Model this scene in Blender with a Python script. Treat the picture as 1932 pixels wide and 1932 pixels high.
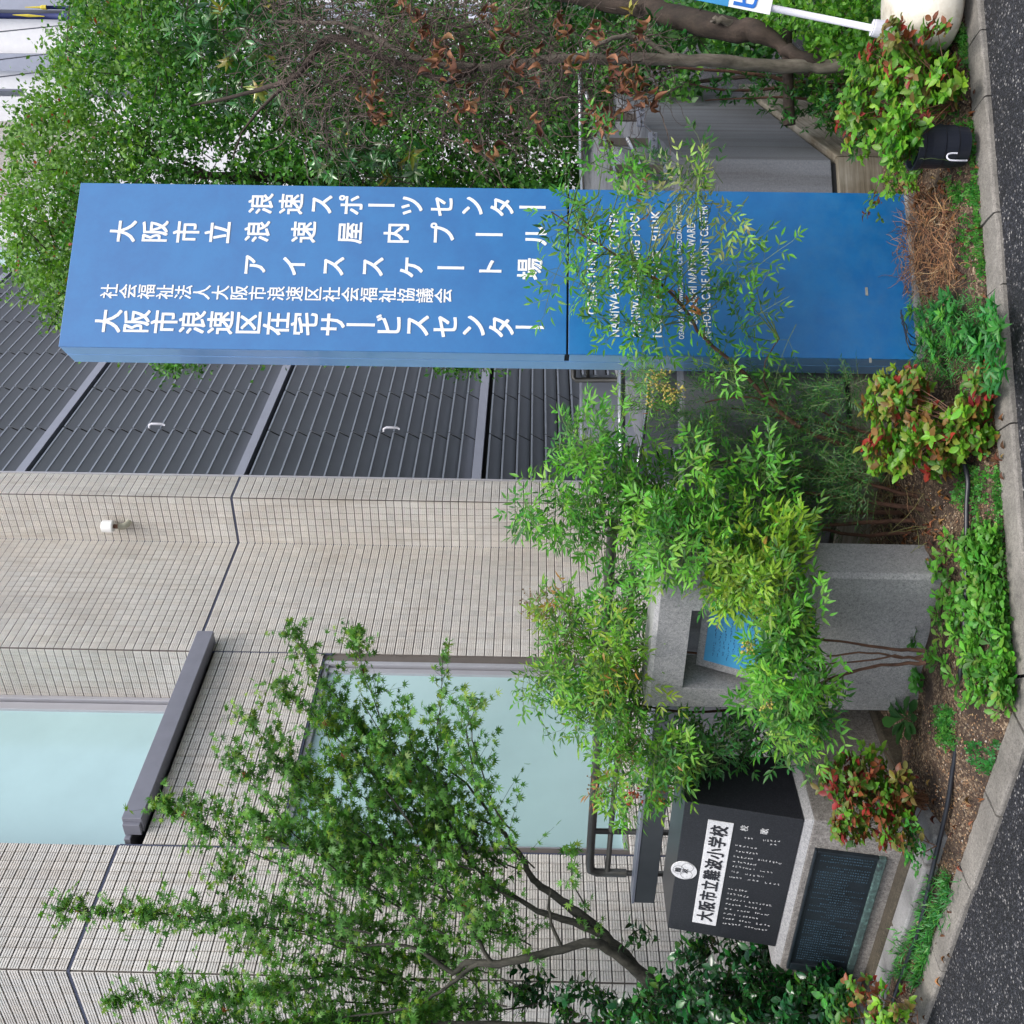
import bpy, math, random
import numpy as np
from mathutils import Vector, Matrix

random.seed(7)
RNG = np.random.default_rng(7)
scene = bpy.context.scene
for o in list(bpy.data.objects):
    bpy.data.objects.remove(o)
COL = scene.collection

# ------------------------------------------------------------------ camera
FPX, EYE = 2052.0, 1.6                 # focal length in units of a 1932 px frame, eye height in metres
R = np.array([[0.016997544032318172, 0.9998555313128339, 0.0],
              [0.013644785550886942, -0.000231961354365078, -0.9999068786748095],
              [-0.999762423440759, 0.016995961198492903, -0.01364675707996636]])   # world <- camera (phone held sideways)
cam_d = bpy.data.cameras.new('camera')
cam_d.sensor_fit = 'HORIZONTAL'
cam_d.sensor_width = 36.0
cam_d.lens = 36.0 * FPX / 1932.0
cam_d.clip_start, cam_d.clip_end = 0.05, 600
cam = bpy.data.objects.new('camera', cam_d)
COL.objects.link(cam)
M4 = Matrix.Identity(4)
for i in range(3):
    for j in range(3):
        M4[i][j] = R[i][j]
M4[2][3] = EYE
cam.matrix_world = M4
scene.camera = cam

# ------------------------------------------------------------------ light
SUN_AZ, SUN_EL = math.radians(166), math.radians(62)     # compass-like: x = sin, y = cos
world = bpy.data.worlds.new('World')
scene.world = world
world.use_nodes = True
nt = world.node_tree
nt.nodes.clear()
sky = nt.nodes.new('ShaderNodeTexSky')
sky.sky_type = 'NISHITA'
sky.sun_disc = False
sky.sun_elevation = SUN_EL
sky.sun_rotation = SUN_AZ
sky.air_density = 1.0
sky.dust_density = 4.0
sky.ozone_density = 1.0
hs = nt.nodes.new('ShaderNodeHueSaturation')
hs.inputs['Saturation'].default_value = 0.62
bg = nt.nodes.new('ShaderNodeBackground')
bg.inputs['Strength'].default_value = 0.14
wo = nt.nodes.new('ShaderNodeOutputWorld')
nt.links.new(sky.outputs[0], hs.inputs['Color'])
nt.links.new(hs.outputs[0], bg.inputs['Color'])
nt.links.new(bg.outputs[0], wo.inputs['Surface'])
sd = bpy.data.lights.new('sun', 'SUN')
sd.energy = 1.05
sd.angle = math.radians(24)
sd.color = (1.0, 0.98, 0.95)
sun = bpy.data.objects.new('sun', sd)
COL.objects.link(sun)
sv = Vector((math.sin(SUN_AZ) * math.cos(SUN_EL), math.cos(SUN_AZ) * math.cos(SUN_EL), math.sin(SUN_EL)))
sun.rotation_euler = sv.to_track_quat('Z', 'Y').to_euler()
scene.view_settings.view_transform = 'Standard'
scene.view_settings.look = 'None'
scene.view_settings.gamma = 1.0
scene.view_settings.use_curve_mapping = False
scene.view_settings.exposure = 1.0
scene.render.resolution_x = scene.render.resolution_y = 1024
scene.cycles.max_bounces = 6
scene.cycles.transparent_max_bounces = 8

# ------------------------------------------------------------------ geometry helpers
ORG = np.array([0, 0, EYE])
ZU = np.array([0, 0, 1.0])


def A(*v):
    return np.array(v, dtype=float)


def ray(x, y):
    return R @ np.array([(x - 966) / FPX, -(y - 966) / FPX, -1.0])


def at(x, y, D):                       # point at depth D metres
    d = ray(x, y)
    return ORG + d * (D / d[1])


def gz(x, y, z):                       # point on the level z
    d = ray(x, y)
    return ORG + d * ((z - EYE) / d[2])


def hit(x, y, p, n):                   # point on a plane
    d = ray(x, y)
    return ORG + d * ((np.dot(np.array(p) - ORG, n)) / np.dot(d, n))


def proj(P):
    P = np.atleast_2d(P)
    c = (P - ORG) @ R
    return np.stack([966 + FPX * c[:, 0] / -c[:, 2], 966 - FPX * c[:, 1] / -c[:, 2], -c[:, 2]], 1)


def unit(v):
    v = np.array(v, float)
    return v / (np.linalg.norm(v, axis=-1, keepdims=True) + 1e-9)


aB, aS = math.radians(33.66), math.radians(75.25)
b1 = A(math.sin(aB), math.cos(aB), 0)
b2 = A(-math.cos(aB), math.sin(aB), 0)
s1 = A(math.sin(aS), math.cos(aS), 0)
s2 = A(-math.cos(aS), math.sin(aS), 0)


class Geo:
    """vertices and faces collected for ONE mesh object"""

    def __init__(s):
        s.v, s.f, s.c = [], [], []

    def add(s, v, f, c=None):
        n = len(s.v)
        s.v.extend([tuple(map(float, p)) for p in v])
        s.f.extend([tuple(i + n for i in q) for q in f])
        if c is not None:
            s.c.extend([tuple(c)] * len(v))
        return s

    def box(s, o, ex, ey, ez, x, y, z, c=None):
        o, ex, ey, ez = map(np.array, (o, ex, ey, ez))
        v = [o + ex * x[i] + ey * y[j] + ez * z[k] for k in (0, 1) for j in (0, 1) for i in (0, 1)]
        f = [(0, 2, 3, 1), (4, 5, 7, 6), (0, 1, 5, 4), (2, 6, 7, 3), (0, 4, 6, 2), (1, 3, 7, 5)]
        if np.dot(np.cross(ex, ey), ez) * (x[1] - x[0]) * (y[1] - y[0]) * (z[1] - z[0]) < 0:
            f = [tuple(reversed(q)) for q in f]
        return s.add(v, f, c)

    def hexa(s, bot, top, c=None):     # 4 bottom and 4 top corners, same order
        v = list(bot) + list(top)
        f = [(3, 2, 1, 0), (4, 5, 6, 7), (0, 1, 5, 4), (1, 2, 6, 5), (2, 3, 7, 6), (3, 0, 4, 7)]
        return s.add(v, f, c)

    def tube(s, pts, rad, n=6, c=None, cap=True):
        pts = [np.array(p, float) for p in pts]
        if not hasattr(rad, '__len__'):
            rad = [rad] * len(pts)
        v, f = [], []
        up = None
        for i, p in enumerate(pts):
            t = unit(pts[min(i + 1, len(pts) - 1)] - pts[max(i - 1, 0)])
            if up is None:
                up = A(0, 0, 1) if abs(t[2]) < .9 else A(1, 0, 0)
            a = unit(np.cross(t, up))
            b = np.cross(a, t)
            up = b
            for k in range(n):
                w = 2 * math.pi * k / n
                v.append(p + rad[i] * (math.cos(w) * a + math.sin(w) * b))
            if i:
                q = (i - 1) * n
                for k in range(n):
                    k2 = (k + 1) % n
                    f.append((q + k, q + k2, q + n + k2, q + n + k))
        if cap:
            f.append(tuple(range(n)))
            f.append(tuple(reversed(range((len(pts) - 1) * n, len(pts) * n))))
        return s.add(v, f, c)

    def lathe(s, o, prof, n=20, ex=None, ey=None, ez=None, c=None):
        ex = A(1, 0, 0) if ex is None else ex
        ey = A(0, 1, 0) if ey is None else ey
        ez = A(0, 0, 1) if ez is None else ez
        v, f = [], []
        for r, z in prof:
            for k in range(n):
                w = 2 * math.pi * k / n
                v.append(np.array(o) + ex * r * math.cos(w) + ey * r * math.sin(w) + ez * z)
        for i in range(len(prof) - 1):
            for k in range(n):
                k2 = (k + 1) % n
                f.append((i * n + k, i * n + k2, (i + 1) * n + k2, (i + 1) * n + k))
        f.append(tuple(reversed(range(n))))
        f.append(tuple(range((len(prof) - 1) * n, len(prof) * n)))
        return s.add(v, f, c)

    def build(s, name, mat, parent=None, smooth=False, bevel=0, **kw):
        me = bpy.data.meshes.new(name)
        me.from_pydata(s.v, [], s.f)
        if s.c and len(s.c) == len(s.v):
            at_ = me.color_attributes.new('Col', 'FLOAT_COLOR', 'POINT')
            arr = np.ones((len(s.v), 4), np.float32)
            arr[:, :3] = np.array(s.c)
            at_.data.foreach_set('color', arr.ravel())
        if smooth:
            me.shade_smooth()
        me.update()
        return link(name, me, mat, parent, bevel=bevel, **kw)


def link(name, me, mat, parent=None, bevel=0, **kw):
    o = bpy.data.objects.new(name, me)
    COL.objects.link(o)
    if mat is not None and len(me.materials) == 0:
        me.materials.append(mat)
    if parent is not None:
        o.parent = parent
        o.matrix_parent_inverse = parent_inv(parent)
    for k, v in kw.items():
        o[k] = v
    if bevel:
        m = o.modifiers.new('edge', 'BEVEL')
        m.width = bevel
        m.segments = 2
        m.limit_method = 'ANGLE'
        m.angle_limit = math.radians(40)
    return o


def parent_inv(p):
    return p['_mw'] if False else WORLD_INV[p.name]


WORLD_INV = {}


class _WI(dict):
    def __missing__(s, k):
        return Matrix.Identity(4)


WORLD_INV = _WI()


def thing(name, label, cat, loc, group=None):
    o = bpy.data.objects.new(name, None)
    COL.objects.link(o)
    o.location = Vector(loc)
    o.empty_display_size = .05
    o['label'] = label
    o['category'] = cat
    if group:
        o['group'] = group
    WORLD_INV[o.name] = Matrix.Translation(-Vector(loc))
    return o


def tag(o, label, cat, group=None):
    o['label'] = label
    o['category'] = cat
    if group:
        o['group'] = group
    return o


# ------------------------------------------------------------------ materials
def new_mat(name):
    m = bpy.data.materials.new(name)
    m.use_nodes = True
    n = m.node_tree
    b = n.nodes['Principled BSDF']
    return m, n, b


def mix_rgb(n, fac, a, b, mode='MIX'):
    x = n.nodes.new('ShaderNodeMix')
    x.data_type = 'RGBA'
    x.blend_type = mode
    for s_, v in ((0, fac), (6, a), (7, b)):
        if hasattr(v, 'is_linked'):
            n.links.new(v, x.inputs[s_])
        elif s_ == 0:
            x.inputs[0].default_value = v
        else:
            x.inputs[s_].default_value = (*v, 1)
    return x.outputs[2]


def ramp(n, src, stops):
    r = n.nodes.new('ShaderNodeValToRGB')
    while len(r.color_ramp.elements) < len(stops):
        r.color_ramp.elements.new(.5)
    for e, (p, c) in zip(r.color_ramp.elements, stops):
        e.position = p
        e.color = (*c, 1) if hasattr(c, '__len__') else (c, c, c, 1)
    n.links.new(src, r.inputs[0])
    return r.outputs[0]


def coords(n, scale=(1, 1, 1), kind='Object'):
    t = n.nodes.new('ShaderNodeTexCoord')
    mp = n.nodes.new('ShaderNodeMapping')
    mp.inputs['Scale'].default_value = scale
    n.links.new(t.outputs[kind], mp.inputs[0])
    return mp.outputs[0]


def noise(n, vec, scale, detail=4, rough=.6, out=0):
    t = n.nodes.new('ShaderNodeTexNoise')
    t.inputs['Scale'].default_value = scale
    t.inputs['Detail'].default_value = detail
    t.inputs['Roughness'].default_value = rough
    n.links.new(vec, t.inputs['Vector'])
    return t.outputs[out]


def bump(n, b, h, strength=.3, dist=.01):
    k = n.nodes.new('ShaderNodeBump')
    k.inputs['Strength'].default_value = strength
    k.inputs['Distance'].default_value = dist
    n.links.new(h, k.inputs['Height'])
    n.links.new(k.outputs[0], b.inputs['Normal'])


def m_plain(name, col, rough=.6, metal=0, var=.12, vs=6, bumps=0, spec=.5, coat=0):
    m, n, b = new_mat(name)
    b.inputs['Roughness'].default_value = rough
    b.inputs['Metallic'].default_value = metal
    b.inputs['Specular IOR Level'].default_value = spec
    b.inputs['Coat Weight'].default_value = coat
    v = coords(n)
    nz = noise(n, v, vs, 6)
    lo = tuple(c * (1 - var) for c in col)
    hi = tuple(min(1, c * (1 + var)) for c in col)
    n.links.new(ramp(n, nz, [(.3, lo), (.7, hi)]), b.inputs['Base Color'])
    if bumps:
        bump(n, b, noise(n, v, 300, 3), bumps, .002)
    return m


def m_speckle(name, base, dark, light, scale=260, rough=.6, stain=.25, bumps=.2, chips=None):
    """granite / concrete: fine grains, large soft staining"""
    m, n, b = new_mat(name)
    b.inputs['Roughness'].default_value = rough
    v = coords(n)
    g = noise(n, v, scale, 2, .7)
    c = ramp(n, g, [(.34, dark), (.44, base), (.56, base), (.68, light)])
    g2 = noise(n, v, scale * .37, 2, .8)
    c = mix_rgb(n, .35, c, ramp(n, g2, [(.35, dark), (.5, base), (.66, light)]))
    s = noise(n, v, 4.5, 6, .65)
    c = mix_rgb(n, 1.0, c, ramp(n, s, [(.3, (1 - stain,) * 3), (.65, (1.04,) * 3)]), 'MULTIPLY')
    n.links.new(c, b.inputs['Base Color'])
    bump(n, b, g, bumps, .002)
    return m


def m_leaf(name, rough=.42, trans=.36, spec=.4):
    m, n, b = new_mat(name)
    b.inputs['Roughness'].default_value = rough
    b.inputs['Specular IOR Level'].default_value = spec
    at_ = n.nodes.new('ShaderNodeAttribute')
    at_.attribute_name = 'Col'
    oi = n.nodes.new('ShaderNodeObjectInfo')
    c = mix_rgb(n, 1.0, at_.outputs['Color'], oi.outputs['Color'], 'MULTIPLY')
    v = coords(n)
    c = mix_rgb(n, 1.0, c, ramp(n, noise(n, v, 60, 3), [(.3, (.82, .86, .8)), (.7, (1.12, 1.08, 1.05))]), 'MULTIPLY')
    n.links.new(c, b.inputs['Base Color'])
    tr = n.nodes.new('ShaderNodeBsdfTranslucent')
    n.links.new(mix_rgb(n, 1.0, c, (1.15, 1.3, .5), 'MULTIPLY'), tr.inputs[0])
    mx = n.nodes.new('ShaderNodeMixShader')
    mx.inputs[0].default_value = trans
    n.links.new(b.outputs[0], mx.inputs[1])
    n.links.new(tr.outputs[0], mx.inputs[2])
    n.links.new(mx.outputs[0], n.nodes['Material Output'].inputs[0])
    return m


def m_bark(name, a, b_, scale=30, rough=.85):
    m, n, b = new_mat(name)
    b.inputs['Roughness'].default_value = rough
    v = coords(n, (1, 1, .25))
    g = noise(n, v, scale, 8, .7)
    g2 = noise(n, coords(n), 7, 4, .6)
    c = ramp(n, g, [(.3, a), (.7, b_)])
    c = mix_rgb(n, 1.0, c, ramp(n, g2, [(.35, (.6, .62, .55)), (.65, (1.15, 1.12, 1.1))]), 'MULTIPLY')
    n.links.new(c, b.inputs['Base Color'])
    bump(n, b, g, .8, .012)
    return m


def m_attr(name, rough=.8, bumpscale=0):
    m, n, b = new_mat(name)
    b.inputs['Roughness'].default_value = rough
    at_ = n.nodes.new('ShaderNodeAttribute')
    at_.attribute_name = 'Col'
    v = coords(n)
    c = mix_rgb(n, 1.0, at_.outputs['Color'], ramp(n, noise(n, v, 40, 4), [(.3, (.8,) * 3), (.7, (1.15,) * 3)]), 'MULTIPLY')
    n.links.new(c, b.inputs['Base Color'])
    return m


def m_asphalt():
    m, n, b = new_mat('asphalt')
    v = coords(n)
    b.inputs['Roughness'].default_value = .72
    vo = n.nodes.new('ShaderNodeTexVoronoi')
    vo.inputs['Scale'].default_value = 130
    vo.inputs['Randomness'].default_value = 1.0
    n.links.new(v, vo.inputs['Vector'])
    sep = n.nodes.new('ShaderNodeSeparateColor')
    n.links.new(vo.outputs['Color'], sep.inputs[0])
    # most stones nearly black, some grey, few pale
    c = ramp(n, sep.outputs[0], [(.0, (.010, .011, .015)), (.62, (.022, .024, .033)), (.88, (.055, .058, .07)), (.975, (.30, .29, .28))])
    edge = ramp(n, vo.outputs['Distance'], [(.25, (1, 1, 1)), (.62, (.28, .28, .3))])
    c = mix_rgb(n, 1.0, c, edge, 'MULTIPLY')
    c = mix_rgb(n, 1.0, c, ramp(n, noise(n, v, 2.2, 5), [(.3, (.6,) * 3), (.7, (1.3,) * 3)]), 'MULTIPLY')
    c = mix_rgb(n, ramp(n, noise(n, v, 9, 8, .7), [(.6, (0, 0, 0)), (.8, (.35, .35, .35))]), c, (.09, .075, .06))
    n.links.new(c, b.inputs['Base Color'])
    inv = n.nodes.new('ShaderNodeMath')
    inv.operation = 'MULTIPLY_ADD'
    inv.inputs[1].default_value = -1.2
    n.links.new(vo.outputs['Distance'], inv.inputs[0])
    n.links.new(sep.outputs[1], inv.inputs[2])
    bump(n, b, inv.outputs[0], .8, .004)
    return m


def m_soil():
    m, n, b = new_mat('soil')
    v = coords(n)
    b.inputs['Roughness'].default_value = .95
    vo = n.nodes.new('ShaderNodeTexVoronoi')
    vo.inputs['Scale'].default_value = 130
    n.links.new(v, vo.inputs['Vector'])
    sep = n.nodes.new('ShaderNodeSeparateColor')
    n.links.new(vo.outputs['Color'], sep.inputs[0])
    c = ramp(n, sep.outputs[0], [(0, (.03, .018, .012)), (.4, (.075, .045, .028)), (.75, (.15, .10, .06)), (1, (.33, .25, .17))])
    c = mix_rgb(n, ramp(n, noise(n, v, 6, 5), [(.42, (0, 0, 0)), (.62, (1, 1, 1))]), c, (.035, .022, .016))
    n.links.new(c, b.inputs['Base Color'])
    bump(n, b, vo.outputs['Distance'], .9, .006)
    return m


def m_tile(name, base):
    m, n, b = new_mat(name)
    b.inputs['Roughness'].default_value = .45
    gp = n.nodes.new('ShaderNodeNewGeometry')
    v = gp.outputs['Position']
    mps = n.nodes.new('ShaderNodeMapping')
    mps.inputs['Scale'].default_value = (1, 1, .06)
    n.links.new(v, mps.inputs[0])
    wv = noise(n, v, 1.3, 6, .6)
    fine = noise(n, v, 90, 3, .6)
    c = ramp(n, fine, [(.3, tuple(x * .86 for x in base)), (.7, tuple(x * 1.07 for x in base))])
    c = mix_rgb(n, 1.0, c, ramp(n, wv, [(.3, (.9, .885, .87)), (.6, (1.02, 1.02, 1.02))]), 'MULTIPLY')
    # rain streaks, running down
    st = noise(n, mps.outputs[0], 22, 4, .6)
    c = mix_rgb(n, 1.0, c, ramp(n, st, [(.28, (.84, .81, .78)), (.48, (1, 1, 1))]), 'MULTIPLY')
    at_ = n.nodes.new('ShaderNodeAttribute')
    at_.attribute_name = 'Col'
    oi = n.nodes.new('ShaderNodeObjectInfo')
    c = mix_rgb(n, 1.0, c, mix_rgb(n, 1.0, at_.outputs['Color'], oi.outputs['Color'], 'MULTIPLY'), 'MULTIPLY')
    n.links.new(c, b.inputs['Base Color'])
    return m


def m_sign():
    m, n, b = new_mat('sign_blue')
    b.inputs['Roughness'].default_value = .34
    b.inputs['Specular IOR Level'].default_value = .8
    b.inputs['Coat Weight'].default_value = .6
    b.inputs['Coat Roughness'].default_value = .25
    v = coords(n)
    a = noise(n, v, 7, 6, .7)
    c = ramp(n, a, [(.35, (.003, .122, .365)), (.62, (.006, .152, .415))])
    geo = n.nodes.new('ShaderNodeTexCoord')
    sp = n.nodes.new('ShaderNodeSeparateXYZ')
    n.links.new(geo.outputs['Object'], sp.inputs[0])
    # chalky dirt splashed on the lowest half metre
    low = ramp(n, sp.outputs[2], [(.0, 1.0), (.42, .75), (.75, 0.0)])
    d = noise(n, v, 16, 8, .75)
    f = n.nodes.new('ShaderNodeMath')
    f.operation = 'MULTIPLY'
    n.links.new(low, f.inputs[0])
    n.links.new(ramp(n, d, [(.42, 0.0), (.8, .5)]), f.inputs[1])
    c = mix_rgb(n, f.outputs[0], c, (.07, .20, .36))
    n.links.new(c, b.inputs['Base Color'])
    return m


def m_board():
    m, n, b = new_mat('board_concrete')
    b.inputs['Roughness'].default_value = .9
    g = noise(n, coords(n, (.35, .35, 9)), 9, 6, .65)
    c = ramp(n, g, [(.3, (.12, .105, .08)), (.5, (.25, .23, .19)), (.72, (.36, .34, .3))])
    c = mix_rgb(n, 1.0, c, ramp(n, noise(n, coords(n), 2.5, 5), [(.35, (.55, .5, .42)), (.6, (1, 1, 1))]), 'MULTIPLY')
    n.links.new(c, b.inputs['Base Color'])
    bump(n, b, g, .4, .004)
    return m


def m_render():
    m, n, b = new_mat('grey_render')
    b.inputs['Roughness'].default_value = .85
    v = coords(n)
    g = noise(n, v, 150, 3, .6)
    c = ramp(n, g, [(.3, (.115, .122, .14)), (.7, (.165, .172, .19))])
    st = noise(n, coords(n, (1, 1, .05)), 14, 5, .6)
    c = mix_rgb(n, 1.0, c, ramp(n, st, [(.3, (.7, .68, .66)), (.55, (1.03,) * 3)]), 'MULTIPLY')
    n.links.new(c, b.inputs['Base Color'])
    bump(n, b, g, .5, .002)
    return m


MAT = dict(
    asphalt=m_asphalt(), soil=m_soil(),
    kerb=m_speckle('kerb_concrete', (.21, .195, .175), (.09, .085, .075), (.31, .29, .26), 240, .85, .4, .5),
    granite=m_speckle('granite', (.27, .27, .275), (.10, .10, .11), (.42, .41, .40), 240, .6, .2, .15),
    granite_d=m_speckle('granite_rough', (.19, .175, .16), (.05, .045, .045), (.36, .34, .32), 170, .8, .35, .8),
    concrete=m_speckle('strip_concrete', (.25, .25, .25), (.13, .13, .135), (.33, .33, .32), 300, .85, .5, .35),
    black=m_speckle('black_granite', (.012, .013, .017), (.006, .006, .009), (.05, .052, .06), 420, .33, .1, .03),
    render=m_render(), board=m_board(),
    tile=m_tile('tile_glaze', (.70, .672, .635)),
    mortar=m_plain('mortar', (.145, .128, .118), .9),
    joint=m_plain('sealant', (.07, .08, .13), .6),
    louvre=m_plain('louvre_metal', (.225, .24, .27), .42, .15, .07, 1.6, spec=.6),
    lip=m_plain('louvre_lip_lit', (.23, .26, .31), .45, .2, .06),  # folded edge of the slat sheet; its sky-lit tone is put into the colour
    band=m_plain('band_metal', (.31, .33, .40), .45, .25, .05),
    bandd=m_plain('beam_paint', (.21, .215, .26), .5, .1, .08),
    darkgap=m_plain('gap_dark', (.012, .012, .014), .9),
    alu=m_plain('aluminium', (.5, .5, .54), .38, .4, .04),
    steel=m_plain('stainless', (.42, .43, .45), .25, .9, .1),
    oldsteel=m_plain('dull_steel', (.13, .125, .115), .45, .6, .2),
    beam=m_plain('slate_paint', (.075, .085, .095), .55, .1, .1),
    glass=m_plain('frosted_glass', (.43, .625, .64), .2, 0, .09, .8, spec=.8, coat=.8),
    sign=m_sign(), signside=m_plain('sign_side_sheen', (.17, .38, .74), .28, .1, .1, spec=.9, coat=.5),  # side is the same blue paint; sky sheen put into a paler colour
    white=m_plain('white_vinyl', (.82, .82, .82), .5, 0, .02),
    ink=m_plain('black_ink', (.015, .015, .02), .6),
    engraved=m_plain('engraved_white', (.62, .62, .62), .7, 0, .2, 60),
    plate=m_speckle('white_stone', (.66, .66, .67), (.45, .45, .47), (.8, .8, .8), 260, .7, .08, .6),
    bluepl=m_plain('plaque_blue', (.035, .22, .41), .45, 0, .12, 12),
    dimtext=m_plain('worn_plaque_text', (.035, .075, .11), .6, 0, .3, 30),
    inktext=m_plain('plaque_ink', (.01, .05, .12), .6, 0, .2),
    bronze=m_speckle('bronze_patina', (.05, .085, .08), (.02, .03, .035), (.12, .22, .2), 60, .55, .4, .2),
    bronzed=m_plain('dark_bronze', (.012, .018, .024), .38, .2, .35, 10),
    hose=m_plain('hose_black', (.014, .016, .022), .4, 0, .2),
    pot=m_plain('black_plastic', (.010, .013, .022), .38, 0, .2),
    tank=m_speckle('old_white_plastic', (.66, .62, .53), (.52, .46, .36), (.74, .71, .63), 30, .42, .25, .05),
    polew=m_plain('white_pole', (.6, .6, .66), .45, 0, .08),
    navy=m_plain('navy_cloth', (.012, .022, .12), .7), yellow=m_plain('yellow_cloth', (.62, .5, .05), .7),
    cream=m_plain('white_wall', (.78, .78, .8), .8, 0, .05), gapgrey=m_plain('shade_gap', (.16, .17, .22), .7),
    blue_b=m_plain('banner_blue', (.05, .3, .6), .6), bannertxt=m_plain('banner_text_blue', (.02, .15, .55), .6),
    leaf=m_leaf('leaf'), leafgloss=m_leaf('glossy_leaf', .22, .12, .6), leafdry=m_leaf('dry_leaf', .7, .1, .2),
    bark=m_bark('bark_grey', (.07, .058, .045), (.26, .23, .19)),
    barkd=m_bark('bark_dark', (.018, .012, .009), (.07, .05, .038), 24),
    barkr=m_bark('bark_reddish', (.045, .02, .014), (.17, .085, .055), 60),
    barkm=m_bark('bark_maple', (.022, .022, .019), (.095, .092, .075), 40),
    twig=m_bark('twig_grey', (.045, .03, .027), (.19, .14, .125), 60),
    stemg=m_plain('green_stem', (.09, .14, .04), .6), stemr=m_plain('red_stem', (.13, .06, .03), .6),
    straw=m_attr('straw', .9), pebble=m_attr('pebbles', .8), berry=m_attr('berries', .4),
)

# ------------------------------------------------------------------ text -> mesh
_cache = {}


def glyph(txt, bold=0.0, space=1.0):
    k = (txt, bold, space)
    if k in _cache:
        return _cache[k]
    cu = bpy.data.curves.new('t', 'FONT')
    cu.body = txt
    cu.size = 1.0
    cu.offset = bold
    cu.space_character = space
    cu.resolution_u = 3
    ob = bpy.data.objects.new('t', cu)
    COL.objects.link(ob)
    bpy.context.view_layer.update()
    dg = bpy.context.evaluated_depsgraph_get()
    me = bpy.data.meshes.new_from_object(ob.evaluated_get(dg))
    v = np.array([p.co[:] for p in me.vertices]) if len(me.vertices) else np.zeros((0, 3))
    f = [tuple(p.vertices) for p in me.polygons]
    bpy.data.objects.remove(ob)
    bpy.data.curves.remove(cu)
    bpy.data.meshes.remove(me)
    _cache[k] = (v, f)
    return _cache[k]


def put_text(g, txt, o, ex, ey, en, x0, x1, y0, y1, bold=.01, space=1.0, em=False):
    if bold:
        k = (y1 - y0) * bold
        for i, (a, b) in enumerate(((-1, -1), (1, 1), (-1, 1), (1, -1))):
            put_text(g, txt, o + ex * a * k + ey * b * k + en * .00015 * i, ex, ey, en, x0, x1, y0, y1, 0, space, em)
        return
    """fit the words into the rectangle x0..x1, y0..y1 of a plane; em=True keeps the em box of one character"""
    v, f = glyph(txt, bold, space)
    if not len(v):
        return
    if em:
        sx, sy = (x1 - x0), (y1 - y0)
        X = x0 + v[:, 0] * sx
        Y = y0 + (v[:, 1] + .12) * sy
    else:
        lo, hi = v.min(0), v.max(0)
        X = x0 + (v[:, 0] - lo[0]) / (hi[0] - lo[0]) * (x1 - x0)
        Y = y0 + (v[:, 1] - lo[1]) / (hi[1] - lo[1]) * (y1 - y0)
    P = o + X[:, None] * ex + Y[:, None] * ey
    th = .0016
    n = len(P)
    vv = np.concatenate([P + en * th, P])
    # front faces and a thin rim from boundary edges
    ff = [tuple(q) for q in f]
    cnt = {}
    for q in f:
        for a, b in zip(q, q[1:] + q[:1]):
            cnt[(a, b)] = 1
    rim = [(a, a + n, b + n, b) for (a, b) in cnt if (b, a) not in cnt]
    g.add(vv, ff + rim)


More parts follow.
